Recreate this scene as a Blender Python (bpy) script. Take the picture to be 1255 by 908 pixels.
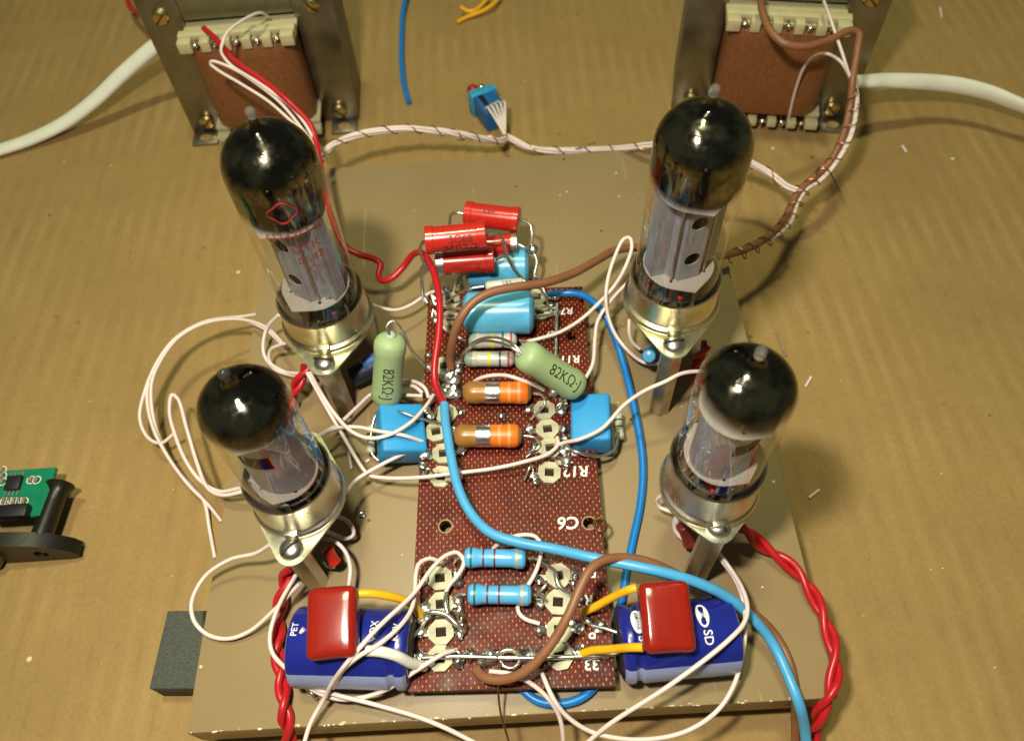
import bpy, bmesh, math, random
import numpy as np
from mathutils import Vector, Matrix, noise as mnoise
R_ = math.radians
random.seed(7)
for o in list(bpy.data.objects): bpy.data.objects.remove(o)
scn = bpy.context.scene
col = scn.collection
S = 0.01                                   # all coordinates below are centimetres

# ------------------------------------------------------------------ camera
F_PX, PITCH, ROLL, CAM_H = 975.26, R_(56.8556), R_(3.8073), 21.513
_F = np.array([0, math.cos(PITCH), -math.sin(PITCH)])
_R0 = np.array([1., 0, 0]); _D0 = np.array([0, -math.sin(PITCH), -math.cos(PITCH)])
_R = _R0*math.cos(ROLL) + _D0*math.sin(ROLL)
_D = -_R0*math.sin(ROLL) + _D0*math.cos(ROLL)
def P(u, v, z):
    """measured photo point at a known height z (cm) above the table -> place on the bench (cm)"""
    d = _R*(u-627.5) + _D*(v-454.0) + _F*F_PX
    t = (z-CAM_H)/d[2]
    return np.array([0, 0, CAM_H]) + t*d
def zrow(x, y, v):
    """height at which a vertical line standing at x, y crosses photo row v"""
    best = (1e9, 0)
    for i in range(700):
        z = i*.02; q = np.array([x, y, z-CAM_H]); best = min(best, (abs(454.0+F_PX*(q@_D)/(q@_F)-v), z))
    return best[1]
cd = bpy.data.cameras.new('camera'); cam = bpy.data.objects.new('camera', cd); col.objects.link(cam)
cd.sensor_fit = 'HORIZONTAL'; cd.sensor_width = 36; cd.lens = F_PX/1255*36
cd.clip_start = 0.01; cd.clip_end = 50
M = Matrix((( _R[0], -_D[0], -_F[0], 0), (_R[1], -_D[1], -_F[1], 0), (_R[2], -_D[2], -_F[2], CAM_H*S), (0, 0, 0, 1)))
cam.matrix_world = M
cd.dof.use_dof = True; cd.dof.focus_distance = 0.195; cd.dof.aperture_fstop = 18
scn.camera = cam

# ------------------------------------------------------------------ light: a bench lamp beside the camera, added highlight strips, a ceiling lamp, dim room
w = bpy.data.worlds.new('World'); scn.world = w; w.use_nodes = True
w.node_tree.nodes['Background'].inputs[0].default_value = (.95, 1.0, .72, 1)
w.node_tree.nodes['Background'].inputs[1].default_value = 0.08
def area(name, loc, target, sx, sy, power, color):
    ld = bpy.data.lights.new(name, 'AREA'); ld.shape = 'RECTANGLE'; ld.size = sx*S; ld.size_y = sy*S
    ld.energy = power; ld.color = color
    o = bpy.data.objects.new(name, ld); col.objects.link(o); o.location = Vector(loc)*S
    o.rotation_euler = (Vector(target)-Vector(loc)).to_track_quat('-Z', 'Y').to_euler()
    return o
KEY = (1.0, .92, .78)
area('bench_lamp', (-4.6, 2.4, 29), (0, 12, 2), 1.9, 1.5, .90, KEY)
area('dome_highlight_strip', (-4.3, 5.0, 31), (0, 12, 2), 4.6, .8, .03, KEY)  # added strip lights, put in for the stacked bar highlights on the tube domes
area('dome_highlight_strip', (-4.0, 7.5, 33), (0, 12, 2), 4.4, .8, .03, KEY)
area('dome_highlight_strip', (-3.7, 10.0, 35), (0, 12, 2), 4.2, .8, .03, KEY)
area('ceiling_lamp', (-10, 34, 170), (0, 14, 0), 22, 12, 11, (.94, 1.0, .58))
scn.view_settings.view_transform = 'Standard'; scn.view_settings.look = 'None'
scn.view_settings.gamma = 1; scn.view_settings.exposure = 0.0
scn.view_settings.use_curve_mapping = False
scn.render.engine = 'CYCLES'
scn.cycles.max_bounces = 10; scn.cycles.transparent_max_bounces = 16
scn.cycles.caustics_reflective = False; scn.cycles.caustics_refractive = False

# ------------------------------------------------------------------ materials
MATS = {}
def lin(h):
    r = [int(h[i:i+2], 16)/255 for i in (0, 2, 4)]
    return tuple(c/12.92 if c <= .04045 else ((c+.055)/1.055)**2.4 for c in r)
def mat(name, colr, rough=.5, metal=0., var=.12, vscale=600., bump=0., bscale=900., spec=.5, rvar=.0, coat=0., sss=0.):
    if name in MATS: return MATS[name]
    m = bpy.data.materials.new(name); m.use_nodes = True; MATS[name] = m
    nt = m.node_tree; b = nt.nodes['Principled BSDF']
    if isinstance(colr, str): colr = lin(colr)
    b.inputs['Roughness'].default_value = rough; b.inputs['Metallic'].default_value = metal
    b.inputs['Specular IOR Level'].default_value = spec
    b.inputs['Coat Weight'].default_value = coat
    if sss: b.inputs['Subsurface Weight'].default_value = sss; b.inputs['Subsurface Radius'].default_value = (.002, .0015, .001)
    tc = nt.nodes.new('ShaderNodeTexCoord')
    n = nt.nodes.new('ShaderNodeTexNoise'); n.inputs['Scale'].default_value = vscale; n.inputs['Detail'].default_value = 4
    nt.links.new(tc.outputs['Object'], n.inputs['Vector'])
    mr = nt.nodes.new('ShaderNodeMapRange'); mr.inputs[1].default_value = .3; mr.inputs[2].default_value = .7
    mr.inputs[3].default_value = 1-var; mr.inputs[4].default_value = 1+var
    nt.links.new(n.outputs['Fac'], mr.inputs[0])
    mx = nt.nodes.new('ShaderNodeVectorMath'); mx.operation = 'SCALE'; mx.inputs[0].default_value = colr
    nt.links.new(mr.outputs[0], mx.inputs['Scale']); nt.links.new(mx.outputs[0], b.inputs['Base Color'])
    if rvar:
        m2 = nt.nodes.new('ShaderNodeMapRange'); m2.inputs[1].default_value = .3; m2.inputs[2].default_value = .7
        m2.inputs[3].default_value = max(.02, rough-rvar); m2.inputs[4].default_value = rough+rvar
        nt.links.new(n.outputs['Fac'], m2.inputs[0]); nt.links.new(m2.outputs[0], b.inputs['Roughness'])
    if bump:
        n2 = nt.nodes.new('ShaderNodeTexNoise'); n2.inputs['Scale'].default_value = bscale; n2.inputs['Detail'].default_value = 5
        nt.links.new(tc.outputs['Object'], n2.inputs['Vector'])
        bp = nt.nodes.new('ShaderNodeBump'); bp.inputs['Strength'].default_value = bump; bp.inputs['Distance'].default_value = .0004
        nt.links.new(n2.outputs['Fac'], bp.inputs['Height']); nt.links.new(bp.outputs[0], b.inputs['Normal'])
    return m
class NT:
    """short-hand for building node trees"""
    def __init__(s, m): s.t = m.node_tree; s.b = s.t.nodes['Principled BSDF']; s.out = s.t.nodes['Material Output']
    def n(s, typ, **kw):
        x = s.t.nodes.new('ShaderNode'+typ)
        for k, v in kw.items():
            if k.startswith('i_'):
                key = k[2:]; key = int(key) if key.isdigit() else key
                x.inputs[key].default_value = v
            else: setattr(x, k, v)
        return x
    def l(s, a, b): s.t.links.new(a, b)
    def math(s, op, a, b=None, c=None):
        x = s.n('Math', operation=op)
        for i, q in enumerate((a, b, c)):
            if q is None: continue
            if isinstance(q, (int, float)): x.inputs[i].default_value = q
            else: s.l(q, x.inputs[i])
        return x.outputs[0]
    def mix(s, f, a, b):
        x = s.n('Mix', data_type='RGBA')
        for i, q in ((0, f), (6, a), (7, b)):
            if isinstance(q, (int, float)): x.inputs[i].default_value = q
            elif isinstance(q, tuple): x.inputs[i].default_value = (*q, 1) if len(q) == 3 else q
            else: s.l(q, x.inputs[i])
        return x.outputs[2]
    def noise(s, vec, scale, detail=4, rough=.5):
        x = s.n('TexNoise', i_Scale=scale, i_Detail=detail, i_Roughness=rough); s.l(vec, x.inputs['Vector']); return x.outputs['Fac']
    def rng(s, v, a, b, c, d):
        x = s.n('MapRange'); s.l(v, x.inputs[0])
        for i, q in enumerate((a, b, c, d)): x.inputs[i+1].default_value = q
        return x.outputs[0]
def newmat(name):
    m = bpy.data.materials.new(name); m.use_nodes = True; MATS[name] = m; return m, NT(m)

def cardboard():
    m, k = newmat('cardboard'); co = k.n('TexCoord').outputs['Object']
    sep = k.n('SeparateXYZ'); k.l(co, sep.inputs[0])
    warp = k.noise(co, 12, 3)
    x = k.math('ADD', sep.outputs[0], k.math('MULTIPLY', warp, .006))
    flute = k.math('SINE', k.math('MULTIPLY', x, 2*math.pi/.0066))
    gate = k.rng(k.noise(co, 30, 3), .42, .7, 0, 1)
    fl = k.math('MULTIPLY', k.rng(flute, -.2, 1, 0, 1), gate)
    mp = k.n('Mapping'); mp.inputs['Scale'].default_value = (1.0, .8, 1); k.l(co, mp.inputs[0])
    fib = k.noise(mp.outputs[0], 900, 6, .7)
    big = k.noise(co, 16, 6, .7)
    c1 = k.mix(k.rng(big, .3, .7, 0, 1), lin('967a4a'), lin('a98b56'))
    c2 = k.mix(k.rng(fib, .35, .7, 0, .42), c1, lin('80653c'))
    c3a = k.mix(k.math('MULTIPLY', fl, .20), c2, lin('c8a672'))
    m2 = k.n('Mapping'); m2.inputs['Scale'].default_value = (1, .45, 1); k.l(co, m2.inputs[0])
    crease = k.math('MULTIPLY', k.rng(flute, -1, -.6, 1, 0), k.rng(k.noise(m2.outputs[0], 170, 3), .50, .62, 0, 1))
    m3 = k.n('Mapping'); m3.inputs['Scale'].default_value = (.35, 1, 1); m3.inputs['Rotation'].default_value = (0, 0, .5); k.l(co, m3.inputs[0])
    hair = k.rng(k.noise(m3.outputs[0], 2200, 3, .7), .64, .72, 0, .30)
    c3b = k.mix(k.math('MULTIPLY', crease, .15), c3a, lin('6e5330'))
    c3 = k.mix(hair, c3b, lin('6a4f2c'))
    # grease spots, flecks and pale specks in the paper
    sp = k.rng(k.noise(co, 260, 2), .74, .78, 0, .7)
    c4 = k.mix(sp, c3, lin('5c4425'))
    vo = k.n('TexVoronoi', i_Scale=75.0); k.l(co, vo.inputs['Vector'])
    wv = k.n('SeparateXYZ'); k.l(vo.outputs['Color'], wv.inputs[0])
    spk = k.math('MULTIPLY', k.math('LESS_THAN', vo.outputs['Distance'], .055), k.math('GREATER_THAN', wv.outputs[0], .82))
    c5 = k.mix(k.math('MULTIPLY', spk, .75), c4, lin('e6dcc0'))
    spd = k.math('MULTIPLY', k.math('LESS_THAN', vo.outputs['Distance'], .06), k.math('LESS_THAN', wv.outputs[0], .10))
    c6 = k.mix(k.math('MULTIPLY', spd, .7), c5, lin('4a3518'))
    k.l(c6, k.b.inputs['Base Color']); k.b.inputs['Roughness'].default_value = .72; k.b.inputs['Specular IOR Level'].default_value = .3
    bp = k.n('Bump', i_Strength=.35, i_Distance=.0004)
    k.l(k.math('ADD', k.math('SUBTRACT', k.math('MULTIPLY', fl, .8), k.math('MULTIPLY', crease, .25)), k.math('ADD', k.math('MULTIPLY', fib, .25), k.math('MULTIPLY', k.noise(co, 45, 4), 1.6))), bp.inputs['Height'])
    k.l(bp.outputs[0], k.b.inputs['Normal']); return m
def panelmat():
    m, k = newmat('painted_panel'); co = k.n('TexCoord').outputs['Object']
    big = k.noise(co, 14, 4, .6); fine = k.noise(co, 2600, 3, .6)
    c1 = k.mix(k.rng(big, .3, .7, 0, 1), lin('8f7a55'), lin('9a8661'))
    c2 = k.mix(k.rng(fine, .4, .75, 0, .35), c1, lin('8a6f4b'))
    vo = k.n('TexVoronoi', i_Scale=110.0); k.l(co, vo.inputs['Vector'])
    wv = k.n('SeparateXYZ'); k.l(vo.outputs['Color'], wv.inputs[0])
    a = k.math('MULTIPLY', k.math('LESS_THAN', vo.outputs['Distance'], .05), k.math('GREATER_THAN', wv.outputs[0], .75))
    b = k.math('MULTIPLY', k.math('LESS_THAN', vo.outputs['Distance'], .06), k.math('LESS_THAN', wv.outputs[0], .10))
    c3 = k.mix(k.math('MULTIPLY', a, .8), c2, lin('ead9ae')); c4 = k.mix(k.math('MULTIPLY', b, .8), c3, lin('3c2c18'))
    mp = k.n('Mapping'); mp.inputs['Scale'].default_value = (1, .06, 1); mp.inputs['Rotation'].default_value = (0, 0, .12); k.l(co, mp.inputs[0])
    scr = k.rng(k.noise(mp.outputs[0], 420, 2), .715, .74, 0, .35)
    c5 = k.mix(scr, c4, lin('cbb488'))
    k.l(c5, k.b.inputs['Base Color']); k.l(k.rng(big, .3, .7, .38, .52), k.b.inputs['Roughness'])
    k.b.inputs['Specular IOR Level'].default_value = .4
    bp = k.n('Bump', i_Strength=.12, i_Distance=.0003); k.l(fine, bp.inputs['Height']); k.l(bp.outputs[0], k.b.inputs['Normal']); return m
def laminate():
    m, k = newmat('woven_laminate'); co = k.n('TexCoord').outputs['Object']
    wob = k.n('TexNoise', i_Scale=140.0, i_Detail=2.0); k.l(co, wob.inputs['Vector'])
    off = k.n('VectorMath', operation='SCALE'); off.inputs['Scale'].default_value = .00035; k.l(wob.outputs['Color'], off.inputs[0])
    ad = k.n('VectorMath', operation='ADD'); k.l(co, ad.inputs[0]); k.l(off.outputs[0], ad.inputs[1])
    sep = k.n('SeparateXYZ'); k.l(ad.outputs[0], sep.inputs[0])
    px, py = .00170, .00205
    u = k.math('DIVIDE', sep.outputs[0], px); v = k.math('DIVIDE', sep.outputs[1], py)
    row = k.math('FLOOR', k.math('MULTIPLY', v, 2.0))
    par = k.math('MULTIPLY', k.math('MODULO', k.math('ABSOLUTE', row), 2.0), .5)
    fu = k.math('ABSOLUTE', k.math('SUBTRACT', k.math('FRACT', k.math('ADD', u, par)), .5))
    fv = k.math('ABSOLUTE', k.math('SUBTRACT', k.math('FRACT', k.math('MULTIPLY', v, 2.0)), .5))
    d = k.math('MAXIMUM', k.math('MULTIPLY', fu, 1.9), k.math('MULTIPLY', fv, .62))
    dot = k.rng(d, .13, .21, 1, 0)
    cell = k.noise(co, 700, 2)
    dot2 = k.math('MULTIPLY', dot, k.rng(cell, .3, .62, .25, 1))
    thr = k.rng(fu, .1, .5, 0, 1)
    base = k.mix(thr, lin('4e090a'), lin('721711'))
    patch = k.mix(k.rng(k.noise(co, 90, 4), .4, .7, 0, .8), base, lin('380809'))
    c = k.mix(dot2, patch, lin('d08c30'))
    k.l(c, k.b.inputs['Base Color']); k.l(k.rng(k.noise(co, 200, 4), .3, .7, .38, .65), k.b.inputs['Roughness']); k.b.inputs['Specular IOR Level'].default_value = .3
    bp = k.n('Bump', i_Strength=.3, i_Distance=.0002); k.l(k.math('ADD', dot, k.noise(co, 1500, 3)), bp.inputs['Height']); k.l(bp.outputs[0], k.b.inputs['Normal'])
    return m
def glassmat(name, tint=(.97, .97, .95), z0=None, z1=None):
    """thin bulb glass; above z0..z1 (object metres) it carries the silvery-black getter deposit"""
    m, k = newmat(name)
    tr = k.n('BsdfTransparent'); tr.inputs[0].default_value = (*tint, 1)
    gl = k.n('BsdfGlossy'); gl.inputs['Roughness'].default_value = .02; gl.inputs[0].default_value = (1, 1, 1, 1)
    fr = k.n('LayerWeight', i_Blend=.5)
    ff = k.math('ADD', .055, k.math('MULTIPLY', k.math('POWER', fr.outputs['Facing'], 4.0), .7))
    ms = k.n('MixShader'); k.l(ff, ms.inputs[0]); k.l(tr.outputs[0], ms.inputs[1]); k.l(gl.outputs[0], ms.inputs[2])
    sh = ms.outputs[0]
    if z0 is not None:
        co = k.n('TexCoord').outputs['Object']; sep = k.n('SeparateXYZ'); k.l(co, sep.inputs[0])
        zz = k.math('ADD', sep.outputs[2], k.math('MULTIPLY', k.math('SUBTRACT', k.noise(co, 90, 3), .5), .004))
        fac = k.rng(zz, z0, z1, 0, 1)
        k.b.inputs['Metallic'].default_value = 1.0; k.b.inputs['Roughness'].default_value = .07
        stain_reflection = k.rng(k.noise(co, 110, 4, .6), .46, .6, 0, 1)  # deposit mottling; its paler olive patches also paint in reflections on the dome
        k.l(k.mix(stain_reflection, (.085, .078, .066), (.26, .245, .17)), k.b.inputs['Base Color'])
        k.l(k.rng(k.noise(co, 500, 3), .4, .7, .07, .2), k.b.inputs['Roughness'])
        bp = k.n('Bump', i_Strength=.10, i_Distance=.0008); k.l(k.noise(co, 130, 2), bp.inputs['Height']); k.l(bp.outputs[0], k.b.inputs['Normal'])
        m2 = k.n('MixShader'); k.l(fac, m2.inputs[0]); k.l(sh, m2.inputs[1]); k.l(k.b.outputs[0], m2.inputs[2]); sh = m2.outputs[0]
    k.l(sh, k.out.inputs[0]); return m
def transp(name, colr, alpha, rough=.3):
    m, k = newmat(name); k.b.inputs['Base Color'].default_value = (*lin(colr), 1); k.b.inputs['Alpha'].default_value = alpha
    k.b.inputs['Roughness'].default_value = rough; return m

INKR = transp('red_ink', '8c2c22', .72, .6)
CARD, PANEL, LAM = cardboard(), panelmat(), laminate()
GLASS = glassmat('bulb_glass'); 
STEEL = mat('zinc_plated_steel', (.66, .63, .50), .34, 1, .12, 300, .05, 1200, rvar=.08)
ZINCY = mat('yellow_zinc_steel', (.72, .66, .42), .34, 1, .22, 160, .05, 900, rvar=.08)
PALEZ = mat('pale_zinc_flange', (.62, .62, .45), .40, 1, .12, 300, .05, 900, rvar=.06)
SCREW = mat('screw_steel', (.70, .69, .62), .32, 1, .1, 500, .05, 1500)
BRASS = mat('brass_screw', (.62, .48, .22), .28, 1, .15, 400, .1)
HEX = mat('hex_pillar_steel', (.50, .45, .34), .36, 1, .18, 250, .08, 800, rvar=.08)
TIN = mat('tinned_lead', (.74, .72, .65), .36, 1, .15, 800, .15, 1500)
SOLDER = mat('solder', (.80, .79, .74), .26, 1, .25, 500, .35, 1100, rvar=.12)
COPPER = mat('copper_wire', (.40, .19, .10), .38, 1, .2, 600)
CERAM = mat('cream_ceramic', 'b9b596', .45, 0, .22, 300, .2, 900)
WHITE = mat('white_insulation', 'e6d5cf', .42, 0, .04, 300, .05, 600, sss=.1)
WCAB = mat('white_cable_sheath', 'e6e4d6', .5, 0, .04, 200, .1)
SLEEVEW = mat('white_sleeve', 'e6e6da', .5, 0, .05, 300, .15)
RED = mat('red_insulation', 'b81c24', .34, 0, .06, 300, .05)
BLUE = mat('blue_insulation', '1478c8', .36, 0, .06, 300, .06)
LBLUE = mat('light_blue_insulation', '4fa6da', .36, 0, .06, 300, .06)
BROWN = mat('brown_insulation', '8a5c3e', .45, 0, .08, 300, .06)
YELLOW = mat('yellow_sleeve', 'f0b418', .4, 0, .05, 300, .1)
INKW = mat('white_ink', 'e9e7e0', .6, 0, .06)
INKK = mat('dark_ink', '23271a', .6, 0, .1)

# ------------------------------------------------------------------ mesh helpers
BASE = {}
def _link(name, me, m, parent, base):
    me.materials.append(m)
    o = bpy.data.objects.new(name, me); col.objects.link(o)
    if parent is not None: o.parent = parent
    else: o.location = Vector([float(q)*S for q in base])
    BASE[o] = np.array(base, float); return o
def mk(name, verts, faces, m, parent=None, base=None, smooth=True, angle=40):
    V = np.array(verts, float)
    if parent is not None: base = BASE[parent]
    elif base is None: base = np.array([V[:, 0].mean(), V[:, 1].mean(), V[:, 2].min()])
    me = bpy.data.meshes.new(name); me.from_pydata(((V-base)*S).tolist(), [], faces); me.update()
    if smooth:
        me.polygons.foreach_set('use_smooth', [True]*len(me.polygons)); me.set_sharp_from_angle(angle=R_(angle))
    return _link(name, me, m, parent, base)
def mkbm(name, bm, m, parent=None, base=None, smooth=True, angle=40):
    bmesh.ops.recalc_face_normals(bm, faces=bm.faces[:])
    V = [tuple(v.co) for v in bm.verts]; bm.verts.index_update(); Fc = [[v.index for v in f.verts] for f in bm.faces]; bm.free()
    return mk(name, V, Fc, m, parent, base, smooth, angle)
def empty(name, base):
    o = bpy.data.objects.new(name, None); col.objects.link(o); o.empty_display_size = .005
    o.location = Vector([float(q)*S for q in base]); BASE[o] = np.array(base, float); return o
def tag(o, label, cat, group=None):
    o['label'] = label; o['category'] = cat
    if group: o['group'] = group
    return o
def nrm(v): v = np.array(v, float); return v/max(1e-9, np.linalg.norm(v))
def frame(wv, hint=(0, 0, 1)):
    wv = nrm(wv); h = np.array(hint, float)
    if abs(wv@h) > .95: h = np.array([0, 1., 0])
    a = nrm(np.cross(h, wv)); return a, np.cross(wv, a), wv
def smoothpath(pts, step=.09):
    p = [np.array(q, float) for q in pts]
    if len(p) == 2: p = [p[0], (p[0]+p[1])/2, p[1]]
    p = [2*p[0]-p[1]]+p+[2*p[-1]-p[-2]]; out = []
    for i in range(1, len(p)-2):
        p0, p1, p2, p3 = p[i-1:i+3]
        d1, d2, d3 = [max(1e-4, np.linalg.norm(a-b))**.5 for a, b in ((p1, p0), (p2, p1), (p3, p2))]
        m1 = (p1-p0)/d1-(p2-p0)/(d1+d2)+(p2-p1)/d2; m2 = (p2-p1)/d2-(p3-p1)/(d2+d3)+(p3-p2)/d3
        m1 = m1*d2; m2 = m2*d2
        n = max(2, int(np.linalg.norm(p2-p1)/step))
        for k in range(n):
            t = k/n
            out.append((2*t**3-3*t*t+1)*p1+(t**3-2*t*t+t)*m1+(-2*t**3+3*t*t)*p2+(t**3-t*t)*m2)
    out.append(p[-2]); return out
def sweep(path, r, n=8, prof=None, twist=0., r_end=None):
    """tube round a path; returns verts, faces"""
    path = [np.array(q, float) for q in path]; V = []; Fc = []
    T = [nrm(path[min(i+1, len(path)-1)]-path[max(i-1, 0)]) for i in range(len(path))]
    a, b, _ = frame(T[0])
    for i, q in enumerate(path):
        if i: a = nrm(a-T[i]*(a@T[i])); b = np.cross(T[i], a)
        rr = r if r_end is None else r+(r_end-r)*i/(len(path)-1)
        for j in range(n):
            th = 2*math.pi*j/n+twist*i/(len(path)-1)
            if prof: x, y = prof[j]; ct, st = math.cos(twist*i/(len(path)-1)), math.sin(twist*i/(len(path)-1)); x, y = x*ct-y*st, x*st+y*ct
            else: x, y = rr*math.cos(th), rr*math.sin(th)
            V.append(q+a*x+b*y)
    for i in range(len(path)-1):
        for j in range(n):
            Fc.append([i*n+j, i*n+(j+1) % n, (i+1)*n+(j+1) % n, (i+1)*n+j])
    Fc.append(list(range(n))[::-1]); Fc.append([(len(path)-1)*n+j for j in range(n)])
    return V, Fc
def wire(name, pts, r, m, parent=None, n=8, step=.09, wob=0.):
    path = smoothpath(pts, step)
    if wob:
        ph = random.uniform(0, 99)
        path = [q+wob*np.array(mnoise.noise_vector(Vector((i*.045+ph, 1.3, ph)))) for i, q in enumerate(path)]
    V, Fc = sweep(path, r, n); return mk(name, V, Fc, m, parent, base=None if parent is not None else path[0], angle=60)
def px(seq, z=None):
    return [P(q[0], q[1], q[2] if len(q) > 2 else z) for q in seq]
def lathe(prof, A, d, n=32, cap0=True, cap1=True, hint=(0, 0, 1), th0=0, th1=2*math.pi):
    A = np.array(A, float); a, b, wv = frame(d, hint); V = []; Fc = []
    full = th1-th0 > 6.28
    nn = n if full else n+1
    for (t, r) in prof:
        for j in range(nn):
            th = th0+(th1-th0)*j/n
            V.append(A+wv*t+(a*math.cos(th)+b*math.sin(th))*r)
    for i in range(len(prof)-1):
        for j in range(n):
            j2 = (j+1) % nn
            Fc.append([i*nn+j, i*nn+j2, (i+1)*nn+j2, (i+1)*nn+j])
    if cap0: Fc.append(list(range(nn))[::-1])
    if cap1: Fc.append([(len(prof)-1)*nn+j for j in range(nn)])
    return V, Fc
def mklathe(name, prof, A, d, m, parent=None, base=None, n=32, angle=35, **kw):
    V, Fc = lathe(prof, A, d, n, **kw); return mk(name, V, Fc, m, parent, base, True, angle)
def rboxbm(c, size, X=(1, 0, 0), Z=(0, 0, 1), bev=.05, seg=2, taper=None):
    X = nrm(X); Z = nrm(np.array(Z, float)-X*(np.array(Z, float)@X)); Y = np.cross(Z, X); c = np.array(c, float)
    bm = bmesh.new(); bmesh.ops.create_cube(bm, size=1)
    for v in bm.verts: v.co = Vector((v.co.x*size[0], v.co.y*size[1], v.co.z*size[2]))
    if taper:
        for v in bm.verts:
            if v.co.z > 0: v.co.x *= taper; v.co.y *= taper
    if bev: bmesh.ops.bevel(bm, geom=bm.edges[:], offset=bev, segments=seg, profile=.5, affect='EDGES')
    for v in bm.verts: v.co = Vector(c+X*v.co.x+Y*v.co.y+Z*v.co.z)
    return bm
def rbox(name, c, size, m, parent=None, X=(1, 0, 0), Z=(0, 0, 1), bev=.05, seg=2, base=None, taper=None):
    return mkbm(name, rboxbm(c, size, X, Z, bev, seg, taper), m, parent, base)
def prismbm(poly, z0, z1, holes=()):
    """flat outline with holes, extruded"""
    bm = bmesh.new(); edges = []
    for lp in [poly]+list(holes):
        vs = [bm.verts.new((q[0], q[1], z0)) for q in lp]
        edges += [bm.edges.new((vs[i], vs[(i+1) % len(vs)])) for i in range(len(vs))]
    bmesh.ops.triangle_fill(bm, use_beauty=True, use_dissolve=False, edges=edges)
    r = bmesh.ops.extrude_face_region(bm, geom=bm.faces[:])
    for v in r['geom']:
        if isinstance(v, bmesh.types.BMVert): v.co.z = z1
    return bm
def circle(x, y, r, n=20, a0=0): return [(x+r*math.cos(a0+2*math.pi*i/n), y+r*math.sin(a0+2*math.pi*i/n)) for i in range(n)]
def hull2(pts):
    pts = sorted(set((round(a, 5), round(b, 5)) for a, b in pts))
    def half(ps):
        h = []
        for p in ps:
            while len(h) > 1 and (h[-1][0]-h[-2][0])*(p[1]-h[-2][1])-(h[-1][1]-h[-2][1])*(p[0]-h[-2][0]) <= 0: h.pop()
            h.append(p)
        return h
    a, b = half(pts), half(pts[::-1]); return a[:-1]+b[:-1]
def blobdata(c, r, sc=(1, 1, .7), lump=.35, sub=2):
    bm = bmesh.new(); bmesh.ops.create_icosphere(bm, subdivisions=sub, radius=1)
    ph = Vector((random.uniform(0, 50), random.uniform(0, 50), random.uniform(0, 50)))
    for v in bm.verts:
        k = 1+lump*mnoise.noise(v.co*1.7+ph)+lump*.4*mnoise.noise(v.co*4+ph)
        v.co = Vector((c[0]+v.co.x*k*r*sc[0], c[1]+v.co.y*k*r*sc[1], c[2]+v.co.z*k*r*sc[2]))
    return bm
def blob(name, c, r, m, parent=None, sc=(1, 1, .7), lump=.35, sub=2): return mkbm(name, blobdata(c, r, sc, lump, sub), m, parent, angle=80)
def text2d(s, size, offset=0., shear=0., sub=True, aspect=1.):
    cu = bpy.data.curves.new('t', 'FONT'); cu.body = s; cu.size = 1; cu.align_x = 'CENTER'; cu.align_y = 'CENTER'; cu.offset = offset; cu.shear = shear; cu.resolution_u = 3
    o = bpy.data.objects.new('t', cu); col.objects.link(o)
    dg = bpy.context.evaluated_depsgraph_get(); me = bpy.data.meshes.new_from_object(o.evaluated_get(dg))
    bpy.data.objects.remove(o); bpy.data.curves.remove(cu)
    bm = bmesh.new(); bm.from_mesh(me); bpy.data.meshes.remove(me)
    bmesh.ops.triangulate(bm, faces=bm.faces[:])
    if sub:
        for _ in range(2):
            L = [e for e in bm.edges if e.calc_length() > .12]
            if L: bmesh.ops.subdivide_edges(bm, edges=L, cuts=1)
            bmesh.ops.triangulate(bm, faces=bm.faces[:])
    bm.verts.index_update()
    V = [(v.co.x*size*aspect, v.co.y*size) for v in bm.verts]; Fc = [[v.index for v in f.verts] for f in bm.faces]; bm.free()
    return V, Fc
def flat_text(name, s, size, c, X, Y, m, parent, lift=.006, **kw):
    V, Fc = text2d(s, size, **kw); c = np.array(c, float); X = nrm(X); Y = nrm(Y); Z = np.cross(X, Y)
    return mk(name, [c+X*a+Y*b+Z*lift for a, b in V], Fc, m, parent, smooth=False)
def cyl_text(name, s, size, A, d, t, ang, rfun, m, parent, hint=(0, 0, 1), along=True, flip=1, lift=.006, **kw):
    """print on a cylinder: along=True letters run along the axis, else round it"""
    V, Fc = text2d(s, size, **kw); A = np.array(A, float); a, b, wv = frame(d, hint); out = []
    for x, y in V:
        tt, ss = (t+x*flip, -y*flip) if along else (t+y*flip, x*flip)
        r = (rfun(tt) if callable(rfun) else rfun)+lift; th = ang+ss/r
        out.append(A+wv*tt+(a*math.cos(th)+b*math.sin(th))*r)
    return mk(name, out, Fc, m, parent, smooth=False)
def ang_of(A, d, point, hint=(0, 0, 1)):
    """angle round the axis A,d that faces a given point"""
    a, b, wv = frame(d, hint); q = np.array(point, float)-np.array(A, float); return math.atan2(q@b, q@a)
CAMP = np.array([0, 0, CAM_H])
ZB, ZP = 1.9, 2.6                           # tops of the wooden panel and of the circuit board

# ------------------------------------------------------------------ setting: cardboard over the bench
V = [(-90, -40, 0), (90, -40, 0), (90, 110, 0), (-90, 110, 0)]
g = mk('tabletop', V, [[0, 1, 2, 3]], CARD, smooth=False, base=(0, 0, 0)); g['kind'] = 'structure'

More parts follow.
